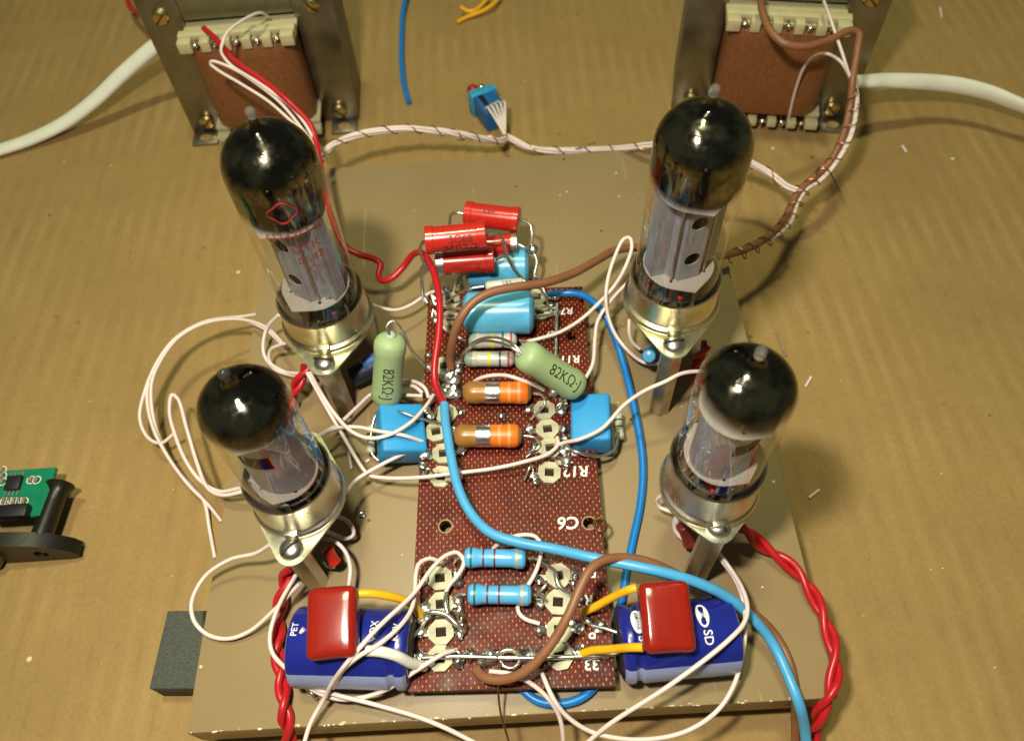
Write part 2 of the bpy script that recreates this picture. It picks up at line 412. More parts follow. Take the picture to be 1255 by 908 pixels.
# ------------------------------------------------------------------ wooden base panel
th = R_(-.624); ex = np.array([math.cos(th), math.sin(th), 0]); ey = np.array([-math.sin(th), math.cos(th), 0])
pc = ex*(-8.075+7.5)+ey*(3.3676+9.257)
o = rbox('base_panel', pc+np.array([0, 0, ZB-.5]), (15, 18.51, 1.0), PANEL, X=ex, bev=.03)
tag(o, 'tan painted wooden panel carrying the tubes and circuit board', 'panel')
RUB = mat('grey_rubber', '4c4f48', .85, 0, .4, 2200, .5, 2500)
def block(c, size, label, X=(1, 0, 0)):
    o = rbox('rubber_block', (c[0], c[1], size[2]/2), size, RUB, X=X, bev=.05); return tag(o, label, 'block')
q = P(233, 792, .9)
block((q[0]+.05, q[1]-.05), (1.75, 1.95, .9), 'speckled grey rubber block sticking out from under the panel edge', X=(1, -.06, 0))
for (x, y, l) in ((5.6, 6.2, 'grey rubber block hidden under the panel beside the red twisted pair'), (-6.4, 20, 'grey rubber block under the panel corner near the coil with red wire'), (5.6, 20, 'grey rubber block under the panel corner near the coil with brown wire')):
    block((x, y), (1.6, 1.6, .9), l)

# ------------------------------------------------------------------ circuit board
pb = P(627, 845, ZP); W_, L_ = 4.69, 11.5
cth = R_(-2.226); cx_, cy_ = np.array([math.cos(cth), math.sin(cth), 0]), np.array([-math.sin(cth), math.cos(cth), 0])
c0 = np.array([-2.825, 3.906, 0])          # front left corner
def onb(u, v): return P(u, v, ZP)
brd = empty('circuit_board', (c0[0]+2.3, c0[1]+6, ZB))
poly = [c0+cx_*a+cy_*b for a, b in ((0, 0), (W_, 0), (W_, L_), (0, L_))]
EYE = [(540, 710), (541, 742), (541, 776), (540, 808), (684, 707), (684, 739), (685, 773), (686, 806),
       (667, 505), (671, 528), (674, 551), (673, 581), (545, 451), (547, 509), (535, 531), (544, 558), (541, 586),
       (552, 371), (553, 393), (661, 385), (658, 367)]
HOLES = [(546, 645), (722, 641), (700, 412)]
hl = []
for u, v in HOLES: q = onb(u, v); hl.append(circle(q[0], q[1], .15, 18))
bm = prismbm([(q[0], q[1]) for q in poly], ZP-.2, ZP, hl)
mkbm('laminate_plate', bm, LAM, brd, angle=30)
for u, v in HOLES[:2]:
    q = onb(u, v); mklathe('hole_rim', [(0, .155), (.02, .16), (.02, .19), (0, .195)], (q[0], q[1], ZP+.001), (0, 0, 1), mat('worn_hole_edge', '9a8a5c', .6), brd, n=18, cap0=False, cap1=False)
for (x, y) in ((.35, .35), (W_-.35, .35), (.35, L_-.35), (W_-.35, L_-.35)):
    q = c0+cx_*x+cy_*y; mklathe('spacer', [(0, .2), (.5, .2)], (q[0], q[1], ZB), (0, 0, 1), HEX, brd, n=12)
# octagonal ceramic eyelets with a square hole, one mesh shared by all
bm = prismbm(circle(0, 0, .315, 8, math.pi/8), 0, .13, [[(-.12, -.11), (-.12, .11), (.12, .11), (.12, -.11)]])
bmesh.ops.recalc_face_normals(bm, faces=bm.faces[:])
eme = bpy.data.meshes.new('eyelet'); 
for v in bm.verts: v.co *= S
bm.to_mesh(eme); bm.free(); eme.materials.append(CERAM)
PIT = mat('dark_socket', '2b1a10', .9)
for i, (u, v) in enumerate(EYE):
    q = onb(u, v)
    e = bpy.data.objects.new('eyelet', eme); col.objects.link(e); e.parent = brd
    e.location = Vector([(q[0]-BASE[brd][0])*S, (q[1]-BASE[brd][1])*S, (ZP+.002-BASE[brd][2])*S])
    e.rotation_euler = (R_(random.uniform(-3, 3)), R_(random.uniform(-3, 3)), R_(random.uniform(-9, 9)))
    sq = [(q[0]-.115, q[1]-.105, ZP+.004), (q[0]+.115, q[1]-.105, ZP+.004), (q[0]+.115, q[1]+.105, ZP+.004), (q[0]-.115, q[1]+.105, ZP+.004)]
    mk('eyelet_hole', sq, [[0, 1, 2, 3]], PIT, brd, smooth=False)
    for s in (-1, 1):                      # tinned lug with its solder on both sides
        lx = q+np.array([s*.36, random.uniform(-.05, .05), .06])
        if (u, v) == (673, 581) and s > 0: lx = lx+np.array([-.03, .26, 0])
        rbox('solder_lug', lx, (.34, .16, .035), TIN, brd, X=(1, random.uniform(-.25, .25), random.uniform(-.2, .2)), bev=.012, seg=1)
        blob('solder_joint', lx+np.array([s*random.uniform(.02, .14), random.uniform(-.08, .08), .06]), random.uniform(.11, .17), SOLDER, brd, lump=.7)
        if random.random() < .75:
            a = lx+np.array([s*.05, random.uniform(-.1, .1), .1])
            wire('lead_end', [a, a+np.array([random.uniform(-.15, .2)*s, random.uniform(-.2, .2), .14]), a+np.array([random.uniform(-.3, .25), random.uniform(-.3, .3), .02])], .035, TIN, brd, n=6)
for u, v, r in [(555, 470, .28), (549, 462, .22), (556, 485, .22), (545, 480, .18), (561, 455, .16), (615, 512, .13), (617, 508, .08), (657, 592, .12), (519, 573, .11), (518, 539, .14),
                (521, 504, .2), (527, 490, .18), (526, 438, .12), (512, 756, .2), (522, 758, .16), (600, 806, .2), (592, 812, .17), (576, 803, .13), (610, 803, .13), (645, 806, .17), (655, 803, .14),
                (663, 690, .15), (702, 716, .14), (735, 768, .14), (720, 762, .13), (700, 765, .15), (710, 800, .16), (725, 803, .12), (740, 804, .1), (563, 750, .18), (566, 768, .2), (560, 716, .14),
                (690, 497, .2), (680, 482, .2), (692, 540, .14), (690, 555, .15), (694, 570, .12), (548, 358, .16), (538, 366, .15), (680, 366, .16), (676, 378, .17), (666, 362, .12), (681, 402, .07), (681, 437, .11), (560, 349, .12)]:
    q = onb(u, v)+np.array([0, 0, .08]); blob('solder_joint', q, r, SOLDER, brd, sc=(random.uniform(.8, 1.2), random.uniform(.8, 1.2), .75), lump=.75)
for seq in ([(512, 757, 2.7), (528, 750, 2.95), (545, 752, 2.95), (560, 765, 2.95), (569, 772, 2.8)], [(663, 690, 2.75), (680, 700, 2.95), (684, 716, 3.0), (700, 728, 2.85)],
            [(512, 806, 2.75), (560, 804, 2.85), (600, 805, 2.85), (650, 806, 2.85), (740, 803, 2.8)], [(606, 808, 2.8), (615, 798, 2.95), (628, 796, 2.95), (638, 806, 2.85), (630, 818, 2.75), (617, 816, 2.7), (612, 806, 2.75)],
            [(683, 372, 2.9), (682, 402, 2.85), (681, 437, 2.8)], [(548, 722, 2.8), (546, 740, 2.95), (549, 752, 2.9)]):
    wire('tinned_jumper', px(seq), .055, TIN, brd, n=8)
# hand lettering, upside down as seen by the viewer
for s, u, v, size in (('R12', 706, 577, .42), ('C6', 697, 640, .46), ('R7', 695, 381, .34), ('R11', 699, 440, .36), ('C7', 676, 409, .26), ('R1', 722, 701, .36), ('R', 722, 735, .36), ('P', 727, 775, .36), ('33', 726, 813, .36), ('R8', 700, 553, .34)):
    flat_text('lettering', s, size, onb(u, v), -cx_, -cy_, INKW, brd, lift=.008, offset=.022, shear=.12, sub=False)
tag(brd, 'long dark red woven circuit board with cream octagonal eyelets', 'circuit board')
CW = [(734, 636, 2.7), (742, 640, 2.9), (740, 650, 2.75), (730, 648, 2.7), (728, 638, 2.8), (738, 634, 2.85), (744, 646, 2.8), (737, 655, 2.7)]
tag(wire('copper_strand', px(CW), .03, mat('bright_copper', (.75, .42, .22), .3, 1), n=6), 'curl of bright copper strands in the hole beside the C6 lettering', 'wire')

# ------------------------------------------------------------------ tubes and sockets
TIPG = transp('tip_glass', '8c8c84', .22, .03); TIPD = transp('dark_tip_glass', '3a3a36', .7, .05)
MICA = transp('mica', 'bdb5aa', .72, .3)
ANODE = mat('grey_anode', '9c9ca6', .45, .3, .14, 300, .12, 700)
DARKM = mat('dark_grid', '2a2220', .6, .3, .2)
ROD = mat('support_rod', (.5, .42, .38), .3, 1)
def tube(name, ctr, zf, rg, zd, ztip, zm0, zm1, zg0, zg1, label, kind, rot, darktip=False):
    x, y = ctr; base = np.array([x, y, zf+.25]); t = empty(name, base)
    U = np.array([0, 0, 1.])
    bot = zf+.3; A = np.array([x, y, 0.])
    prof = [(bot, rg*.55), (bot+.06, rg*.86), (bot+.22, rg)]
    prof += [(z, rg) for z in np.linspace(bot+.5, zd, 7)]
    n = 10; hgt = (ztip-.56)-zd
    for i in range(1, n+1):
        a = math.pi/2*i/n
        if math.cos(a)*rg > .26: prof.append((zd+hgt*math.sin(a)**1.0, rg*math.cos(a)**.92))
    zt = prof[-1][0]
    prof += [(ztip-.525, .19), (ztip-.47, .145), (ztip-.40, .12), (ztip-.32, .105), (ztip-.24, .10)]
    gm = glassmat('getter_glass', z0=(zg0-base[2])*S, z1=(zg1-base[2])*S)
    mklathe('glass_bulb', prof, A, U, gm, t, n=48, cap1=False, angle=60)
    mklathe('exhaust_tip', [(ztip-.25, .10), (ztip-.2, .095), (ztip-.13, .115), (ztip-.06, .10), (ztip-.01, .05)], A, U, TIPD if darktip else TIPG, t, n=20, angle=70)
    e1 = np.array([math.cos(rot), math.sin(rot), 0]); e2 = np.array([-math.sin(rot), math.cos(rot), 0])
    def loc(a, b, z): return A+e1*a+e2*b+U*z
    # mica wafers: pointed on the front and back
    for z in (zm0, zm1):
        pts = hull2(circle(0, 0, rg*.84, 28)+([(0, -rg*.97), (0, rg*.97)] if kind == 'tall' else [(0, -rg*.92), (0, rg*.92)]))
        hs = [circle(rg*.45, -.45, .05, 8), circle(-rg*.4, -.5, .04, 8), circle(rg*.55, -.2, .09, 8)]
        bm = prismbm(pts, z, z+.03, hs)
        for v in bm.verts: v.co = Vector(loc(v.co.x, v.co.y, v.co.z))
        mkbm('mica_wafer', bm, MICA, t, angle=30)
    za, zb = zm0+.05, zm1-.02
    if kind == 'tall':
        hw = rg*.43; fr = rg*.50
        # front face of the anode box with two round windows
        poly = [(-hw*.62, za), (hw*.62, za), (hw*.62, zb), (-hw*.62, zb)]
        bm = prismbm(poly, 0, .03, [circle(0.0, za+(zb-za)*.27, .2, 16), circle(0.0, za+(zb-za)*.74, .2, 16)])
        for v in bm.verts: v.co = Vector(loc(v.co.x, -fr-v.co.z, v.co.y))
        mkbm('anode_face', bm, ANODE, t, angle=30)
        out = [(-hw*.62, -fr), (-hw*1.05, -fr*.45), (-rg*.8, -fr*.4), (-rg*.8, fr*.4), (-hw*1.05, fr*.45), (-hw*.62, fr), (hw*.62, fr), (hw*1.05, fr*.45), (rg*.8, fr*.4), (rg*.8, -fr*.4), (hw*1.05, -fr*.45), (hw*.62, -fr)]
        Vv = [loc(a, b, z) for z in (za, zb) for a, b in out]; nn = len(out)
        mk('anode_shell', Vv, [[i, i+1, nn+i+1, nn+i] for i in range(nn-1)], ANODE, t, smooth=False)
        mklathe('grid_frame', [(za-.12, hw*.35), (zb+.12, hw*.35)], A, U, DARKM, t, n=12)
    else:
        ra = rg*.74; Vv = []; Fc = []; nn = 40
        out = [(ra*1.05*math.cos(2*math.pi*i/nn)+.0, ra*.86*math.sin(2*math.pi*i/nn)) for i in range(nn)]
        slot0, slot1 = za+(zb-za)*.52, za+(zb-za)*.74
        zs = [za, slot0, slot1, zb]
        Vv = [loc(a, b, z) for z in zs for a, b in out]
        for k in range(3):
            for i in range(nn):
                if k == 1 and 26 <= i <= 32: continue
                Fc.append([k*nn+i, k*nn+(i+1) % nn, (k+1)*nn+(i+1) % nn, (k+1)*nn+i])
        mk('anode_shell', Vv, Fc, ANODE, t, angle=30)
        mklathe('grid_frame', [(za-.1, ra*.5), (zb+.1, ra*.5)], A, U, DARKM, t, n=16)
        mklathe('cathode', [(za-.1, ra*.1), (zb+.1, ra*.1)], A-e2*ra*.62, U, mat('cathode_red', '6a2620', .6), t, n=8)
    for i in range(9 if kind == 'tall' else 7):
        a = 2*math.pi*i/(9 if kind == 'tall' else 7)+.3
        p = loc(rg*.62*math.cos(a), rg*.62*math.sin(a), 0)
        mklathe('pin', [(zf-.15, .05), (bot+.5, .05)], p, U, SCREW, t, n=8)
        wire('pin_lead', [p+U*(bot+.45), p*np.array([1, 1, 0])+U*(bot+.7)+np.array([random.uniform(-.1, .1), random.uniform(-.1, .1), 0]), A+(p-A)*.75+U*(zm0+.02)], .03, ROD, t, n=6)
        if i % 2 == 0: blob('pin_bead', p+U*(bot+.62), .075, mat('red_bead', 'a3202a', .35), t, sc=(1, 1, 1), lump=.3)
    for a in (.9, 2.3, 4.0, 5.5):
        p = loc(rg*.6*math.cos(a), rg*.6*math.sin(a), 0)
        mklathe('support_rod', [(zm0-.1, .035), (zm1+.22, .035)], p, U, ROD, t, n=6)
    # getter holder above the upper mica
    mklathe('getter_ring', [(zm1+.35, .3), (zm1+.38, .36), (zm1+.42, .3)], A, U, ROD, t, n=20, cap0=False, cap1=False)
    wire('getter_post', [A+e1*.3+U*zm1, A+e1*.33+U*(zm1+.38)], .03, ROD, t, n=6)
    tag(t, label, 'vacuum tube', 'tall vacuum tubes' if kind == 'tall' else 'short vacuum tubes'); return t, A, U
def socket(ctr, zf, rc, R, phi, label, zinc, slot, rg, hr):
    x, y = ctr; t = empty('tube_socket', (x, y, ZB)); A = np.array([x, y, zf]); U = np.array([0, 0, 1.])
    ed = np.array([-math.sin(phi), -math.cos(phi), 0])            # towards the ear facing the viewer
    outl = hull2(circle(0, 0, rc+.04, 40)+circle(ed[0]*R, ed[1]*R, .40, 24)+circle(-ed[0]*R, -ed[1]*R, .40, 24))
    bm = prismbm([(a+x, b+y) for a, b in outl], zf, zf+.07, [circle(x, y, rc*.5, 24)])
    mkbm('flange', bm, PALEZ, t, angle=30)
    ri = rg+.035
    prof = [(.075, rc+.0), (.11, rc+.04), (.18, rc+.05), (.25, rc+.02), (.31, rc-.06), (.35, ri+.085), (.42, ri+.07), (hr-.08, ri+.06), (hr-.03, ri+.075), (hr, ri+.06), (hr-.02, ri+.02), (.2, ri)]
    mklathe('metal_collar', prof, A, U, zinc, t, n=56, cap0=False, cap1=False, angle=25)
    X = np.cross(ed, U)
    for s in (1, -1):
        d = ed*s
        rbox('clip_tab', A+d*(rc*.985)+U*.22, (.34, .17, .32), zinc, t, X=X, bev=.03)
        sp = A+d*(R+.02)+U*.07
        sc = mklathe('screw', [(0, .27), (.06, .275), (.13, .24), (.18, .17), (.205, .07)], sp, U, SCREW, t, n=24, angle=50)
        rbox('screw_slot', sp+U*.185, (.50, .05, .06), DARKM, sc, X=(math.cos(slot), math.sin(slot), 0), bev=0)
        hexp = [(q[0], q[1]) for q in circle(A[0]+d[0]*R, A[1]+d[1]*R, .30, 6, phi+.2)]
        mkbm('hex_pillar', prismbm(hexp, ZB, zf-.001), HEX, t, smooth=False)
    mklathe('socket_insert', [(.08, ri*.995), (.24, ri*.995), (.26, ri*.8), (.22, ri*.3)], A, U, mat('grey_brown_insert', '5a4a3c', .5), t, n=40)
    mklathe('socket_body', [(-.55, rc*.6), (-.5, rc*.72), (-.005, rc*.72)], A, U, mat('brown_bakelite', '2e1a12', .5), t, n=28)
    for i in range(9):
        a = 2*math.pi*i/9+.2; p = A+np.array([math.cos(a), math.sin(a), 0])*rc*.5
        rbox('solder_tag', p+U*-.8, (.14, .04, .55), TIN, t, X=(-math.sin(a), math.cos(a), 0), bev=.01, seg=1)
    tag(t, label, 'tube socket', 'tube sockets on hex pillars'); return t
# centre, flange height ...
BR, BL, FL, FR = (4.25, 12.66), (-4.85, 13.22), (-5.22, 8.13), (4.20, 7.34)
def sock(ctr, zf, rc, rg, hr, scr, label, zinc, slot):
    d = P(scr[0], scr[1], zf+.12)[:2]-np.array(ctr); R = min(float(np.linalg.norm(d)), rc+.27); socket(ctr, zf, rc, R, math.atan2(-d[0], -d[1]), label, zinc, slot, rg, hr)
sock(BR, 4.95, 1.19, 1.03, 1.14, (826, 421), 'zinc plated tube socket whose screw faces the dark blue wire', ZINCY, .1)
sock(BL, 4.4, 1.19, 1.03, 1.12, (397, 448), 'zinc plated tube socket beside the upright green resistor', ZINCY, -.2)
sock(FL, 4.2, 1.05, .91, 1.32, (357, 672), 'zinc plated tube socket behind the capacitor with the white sleeve', STEEL, .75)
sock(FR, 5.05, 1.05, .91, 1.36, (880, 643), 'zinc plated tube socket beside the red twisted pair on the bare panel edge', STEEL, -.95)
def tubeat(ctr, zf, rg, ztip, rows, label, kind, rot, dark=False):
    m0, m1, g = [zrow(ctr[0], ctr[1]-rg*.95, v) for v in rows]
    return tube('vacuum_tube', ctr, zf, rg, ztip-(1.52 if kind == 'tall' else 1.36), ztip, m0, m1, g-.22, g+.15, label, kind, rot, dark)
tubeat(BR, 4.95, 1.03, 11.62, (361, 267, 250), 'tall unmarked vacuum tube with two round windows in its grey anode', 'tall', R_(14))
tb, A_, U_ = tubeat(BL, 4.4, 1.03, 11.38, (386, 297, 276), 'tall vacuum tube with red printed markings on its glass', 'tall', R_(-32))
tubeat(FL, 4.2, .91, 9.7, (621, 561, 545), 'short vacuum tube with a dark slot in its anode and a dark pointed tip', 'short', R_(-12), True)
tubeat(FR, 5.05, .91, 10.45, (602, 546, 522), 'short vacuum tube with a clear bright glass tip, beside the red twisted pair', 'short', R_(30))
# red print on the tall marked tube
af = ang_of(A_, U_, CAMP)
for s, z, size, da in (('6П43П-Е', 291, .34, -.05), ('ОТК', 308, .34, .1), ('0687', 321, .32, .12), ('◇', 334, .3, .1)):
    cyl_text('printed_marking', s, size, A_, U_, zrow(BL[0], BL[1]-1.0, z), af+da, 1.03, INKR, tb, along=False, offset=.012)
ringp = []
for i in range(61):
    a = 2*math.pi*i/60; rr = .26+.03*math.cos(4*a+.6); ringp.append((rr*math.cos(a)*1.08, rr*math.sin(a)))
a_, b_, w_ = frame(U_)
ZEM = zrow(BL[0], BL[1]-1.0, 262)
def onglass(sx, sz): th_ = af-.12+sx/1.03; return A_+w_*(ZEM+sz)+(a_*math.cos(th_)+b_*math.sin(th_))*1.045
Vr, Fr = sweep([onglass(a, b) for a, b in ringp], .022, 6)
mk('printed_emblem', Vr, Fr, INKR, tb)

# ------------------------------------------------------------------ small components
def rprof(L, r, kind='cyl'):
    if kind == 'cyl': return [(0, r*.55), (.03*L, r*.85), (.07*L, r), (.93*L, r), (.97*L, r*.85), (L, r*.55)]
    if kind == 'dumb': return [(0, r*.45), (.02*L, r*.8), (.06*L, r*.98), (.13*L, r), (.19*L, r*.93), (.24*L, r*.86), (.76*L, r*.86), (.81*L, r*.93), (.87*L, r), (.94*L, r*.98), (.98*L, r*.8), (L, r*.45)]
    if kind == 'cap': return [(0, r*.3), (.005*L, r*.9), (.02*L, r), (.14*L, r), (.15*L, r*.93), (.85*L, r*.93), (.86*L, r), (.98*L, r), (.995*L, r*.9), (L, r*.3)]
    if kind == 'egg': return [(0, r*.25), (.02*L, r*.62), (.06*L, r*.88), (.11*L, r*.99), (.2*L, r), (.27*L, r*.95), (.73*L, r*.95), (.8*L, r), (.89*L, r*.99), (.94*L, r*.88), (.98*L, r*.62), (L, r*.25)]
def pr_at(prof, t):
    for (a, ra), (b, rb) in zip(prof, prof[1:]):
        if a <= t <= b: return ra+(rb-ra)*(t-a)/max(1e-6, b-a)
    return prof[-1][1]
def axial(name, A, B, r, kind, m, label, cat, group=None, bands=(), leads=(), lead_r=.035, caps=None):
    A = np.array(A, float); B = np.array(B, float); L = np.linalg.norm(B-A); d = (B-A)/L
    prof = rprof(L, r, kind); mid = (A+B)/2
    t = empty(name, (mid[0], mid[1], min(A[2], B[2])-r))
    mklathe('body', prof, A, d, m, t, n=36, angle=30)
    for f0, f1, mm in bands:
        bp = [(f0*L, pr_at(prof, f0*L)+.004)]+[(tt, rr+.004) for tt, rr in prof if f0*L < tt < f1*L]+[(f1*L, pr_at(prof, f1*L)+.004)]
        mklathe('band', bp, A, d, mm, t, n=36, cap0=False, cap1=False, angle=30)
    for ld in leads: wire('lead', ld, lead_r, TIN, t, n=8)
    tag(t, label, cat, group); return t, A, d, L, prof
def bandm(h, met=0): return mat('band_'+h, h, .4, met, .08, 500)
# big pale blue axial capacitors
CAPB = mat('pale_blue_film', '5cb4dc', .28, 0, .04, 300, .04)
A, B = P(568, 384, 3.28), P(655, 383, 3.28)
axial('film_capacitor', A, B, .62, 'cap0' if False else 'cyl', CAPB, 'pale blue cylindrical capacitor under the brown wire at the board end', 'capacitor', 'pale blue cylindrical capacitors',
      leads=[px([(566, 378, 3.2), (552, 378, 3.1), (540, 376, 2.8)]), px([(566, 388, 3.2), (552, 390, 3.1), (541, 386, 2.75)]), px([(657, 378, 3.2), (672, 376, 3.1), (682, 378, 2.8)]), px([(657, 388, 3.2), (674, 386, 3.0), (682, 384, 2.8)])], lead_r=.04)
A, B = P(571, 329, 2.75), P(649, 327, 2.75)
axial('film_capacitor', A, B, .62, 'cyl', CAPB, 'pale blue cylindrical capacitor half hidden under the red resistors', 'capacitor', 'pale blue cylindrical capacitors',
      leads=[px([(570, 334, 2.7), (560, 343, 2.9), (556, 358, 2.8)]), px([(650, 332, 2.7), (662, 345, 2.9), (668, 360, 2.8)])], lead_r=.04)
# red power resistors
REDR = mat('red_lacquer', 'c2291f', .22, 0, .05, 300, .05, 500, coat=.3)
SIL = mat('dull_silver_cap', (.55, .54, .50), .35, 1, .1)
reds = [((521, 295, 4.9), (596, 288, 4.9), .40, 'red lacquered resistor lettered МЛТ-2, lying on top of the others', [[(519, 296, 4.9), (515, 303, 4.7), (519, 320, 4.2), (524, 331, 3.9)], [(598, 288, 4.9), (611, 287, 4.8), (618, 299, 4.5), (622, 316, 4.1)]], (0.97, 1.0)),
        ((570, 262, 3.9), (637, 270, 3.9), .39, 'red lacquered resistor standing off behind the rest of its pile', [[(568, 262, 3.9), (558, 261, 3.9), (552, 265, 3.7), (551, 276, 3.4)], [(639, 270, 3.9), (649, 274, 3.8), (652, 287, 3.6), (651, 303, 3.3)]], (0, .03)),
        ((534, 323, 3.75), (606, 318, 3.75), .38, 'red lacquered resistor with a silver end cap, under the lettered one', [[(532, 323, 3.75), (518, 326, 3.7), (517, 340, 3.3), (519, 362, 2.9), (524, 372, 2.8)], [(608, 318, 3.75), (618, 314, 3.7), (624, 318, 3.6), (630, 330, 3.4), (643, 345, 3.2)]], (0.0, .14)),
        ((582, 303, 3.5), (634, 299, 3.5), .36, 'red lacquered resistor mostly hidden between three others', [[(636, 300, 3.5), (645, 304, 3.45), (652, 306, 3.3), (658, 318, 3.1), (655, 336, 2.9)], [(580, 303, 3.5), (574, 300, 3.5)]], (.84, 1.0))]
for i, (a, b, r, lab, lds, band) in enumerate(reds):
    t, A, d, L, prof = axial('red_resistor', P(*a), P(*b), r, 'cap', REDR, lab, 'resistor', 'pile of red resistors', bands=[(band[0], band[1], SIL)] if i in (2, 3) else [], leads=[px(q) for q in lds], lead_r=.05)
    an = ang_of(A, d, CAMP)
    if i == 0:
        cyl_text('lettering', '5С68', .30, A, d, L*.58, an+.15, r*.93, INKK, t, flip=1)
        cyl_text('lettering', 'МЛТ-2', .30, A, d, L*.58, an+.88, r*.93, INKK, t, flip=1)
    if i == 2: cyl_text('lettering', 'МЛТ-2', .26, A, d, L*.52, an+.5, r*.93, mat('faint_ink', '6a1710', .6), t, flip=1)
    if i == 1: cyl_text('lettering', '68К', .26, A, d, L*.48, an-.35, r*.93, mat('faint_ink', '6a1710', .6), t, flip=1)
bj = empty('solder_bead_joint', P(652, 306, 3.2)); blob('bead', P(653, 306, 3.3), .19, SOLDER, bj, sc=(1, .8, .8), lump=.2)
wire('lead', px([(653, 308, 3.25), (658, 320, 3.1), (655, 335, 2.9), (654, 345, 2.7)]), .045, TIN, bj)
tag(bj, 'shiny round solder bead joining the resistor leads', 'solder joint')
for seq, lab in (([(551, 276, 3.4), (556, 300, 2.6), (566, 350, 2.7)], None), ([(524, 331, 3.9), (517, 345, 3.3), (519, 372, 2.8)], None), ([(622, 316, 4.1), (630, 330, 3.6), (648, 352, 3.0)], None)):
    wire('tinned_jumper', px(seq), .045, TIN, brd)
# small white lettered diode
t, A, d, L, prof = axial('small_diode', P(595, 351, 3.95), P(642, 346, 3.95), .14, 'cyl', mat('glazed_white', 'c9c9b8', .25, 0, .1), 'small white lettered component between the two pale blue capacitors', 'diode',
      leads=[px([(593, 351, 3.95), (575, 354, 3.9), (560, 361, 3.5), (546, 372, 2.9)]), px([(644, 346, 3.95), (656, 350, 3.8), (668, 362, 3.3), (672, 376, 2.9)])])
cyl_text('lettering', '592', .2, A, d, L*.55, ang_of(A, d, CAMP)-.15, .14, INKK, t, flip=1)
# grey banded resistors
GREYR = mat('grey_lacquer', 'b9bcb4', .3, 0, .06, 300, .05)
gb = [(.0, .17, mat('grey_green_end', '8b9a8c', .4)), (.22, .26, bandm('c9b87a')), (.47, .53, bandm('d2d01e')), (.69, .73, bandm('54406e')), (.86, .9, bandm('c0283c'))]
axial('grey_resistor', P(574, 418, 3.0), P(634, 417, 3.0), .225, 'egg', GREYR, 'grey banded resistor touching the pale blue capacitor', 'resistor', 'grey banded resistors', bands=gb,
      leads=[px([(572, 418, 3.0), (563, 416, 2.95), (557, 410, 2.75)]), px([(636, 417, 3.0), (650, 420, 2.9), (662, 425, 2.7)])])
axial('grey_resistor', P(569, 440, 3.0), P(631, 440, 3.0), .225, 'egg', GREYR, 'grey banded resistor on the orange resistor side of its pair', 'resistor', 'grey banded resistors', bands=gb,
      leads=[px([(567, 440, 3.0), (561, 442, 2.9), (556, 448, 2.75)]), px([(633, 440, 3.0), (645, 448, 2.9), (655, 455, 2.7)])])
# brown resistors with silver and orange bands
OBR = mat('ochre_lacquer', '9c6d34', .3, 0, .14, 250, .05)
SB = mat('silver_band', (.72, .72, .70), .3, 1, .12, 700, .2); OB = bandm('f07418'); OL = bandm('d99a58')
ob = [(.34, .53, SB), (.555, .655, OB), (.655, .695, OL), (.695, .795, OB), (.795, .835, OL), (.835, .94, OB)]
axial('ochre_resistor', P(567, 481, 3.02), P(652, 481, 3.02), .315, 'egg', OBR, 'ochre resistor with silver and orange bands beside the joined red and light blue wires', 'resistor', 'ochre banded resistors', bands=ob,
      leads=[px([(565, 480, 3.0), (557, 478, 2.9)]), px([(565, 484, 3.0), (558, 487, 2.85)]), px([(654, 482, 3.0), (664, 484, 2.95), (668, 494, 2.8), (650, 515, 2.75)])])
axial('ochre_resistor', P(556, 534, 3.02), P(640, 534, 3.02), .315, 'egg', OBR, 'ochre resistor with silver and orange bands farthest from the red resistors', 'resistor', 'ochre banded resistors', bands=ob,
      leads=[px([(642, 534, 3.0), (655, 536, 3.0), (662, 545, 2.8), (645, 560, 2.7)]), px([(554, 534, 3.0), (548, 538, 2.9)])])
# blue dumb-bell resistors
LBR = mat('light_blue_lacquer', '5cb0e2', .25, 0, .05, 300)
lb = [(.10, .135, bandm('1c6a58')), (.30, .33, bandm('6a2a34')), (.48, .51, bandm('7a2228')), (.83, .87, bandm('d8c090', .4))]
axial('blue_resistor', P(569, 683, 3.05), P(645, 684, 3.05), .25, 'dumb', LBR, 'light blue banded resistor nearer the light blue wire', 'resistor', 'light blue banded resistors', bands=lb,
      leads=[px([(567, 683, 3.05), (560, 683, 3.0), (556, 690, 2.8)]), px([(647, 684, 3.05), (656, 684, 3.0), (662, 690, 2.8)])])
axial('blue_resistor', P(573, 728, 3.05), P(652, 729, 3.05), .25, 'dumb', LBR, 'light blue banded resistor toward the panel front edge', 'resistor', 'light blue banded resistors', bands=lb,
      leads=[px([(571, 728, 3.05), (562, 728, 3.0), (555, 734, 2.8)]), px([(654, 729, 3.05), (663, 729, 3.0), (670, 736, 2.8)])])
# green 82 kilo-ohm resistors
GREEN = mat('pale_green_lacquer', '9db482', .5, 0, .06, 250, .12, 700)
def green(a, b, lab, lds, ink):
    A, B = P(*a), P(*b); t, A, d, L, prof = axial('green_resistor', A, B, .42, 'egg', GREEN, lab, 'resistor', 'green resistors', leads=[px(q) for q in lds], lead_r=.04)
    an = ang_of(A, d, CAMP); cyl_text('lettering', '82KΩ·J', .42, A, d, L*ink[0], an+ink[1], lambda q: pr_at(prof, q), INKK, t, flip=ink[2], aspect=.85)
    blob('lead_fillet', A, .14, mat('grey_fillet', '9fb3a6', .5), t, sc=(1, 1, .6), lump=.2)
green((479, 411, 5.1), (473, 493, 3.0), 'upright green resistor lettered 82K beside a tall tube socket',
      [[(479, 413, 5.1), (474, 400, 5.35), (481, 393, 5.4), (491, 402, 5.2), (505, 430, 4.2), (526, 455, 2.9)], [(473, 494, 3.0), (474, 500, 2.8), (492, 505, 3.3), (512, 512, 3.2), (540, 519, 2.8)]], (.58, .0, 1))
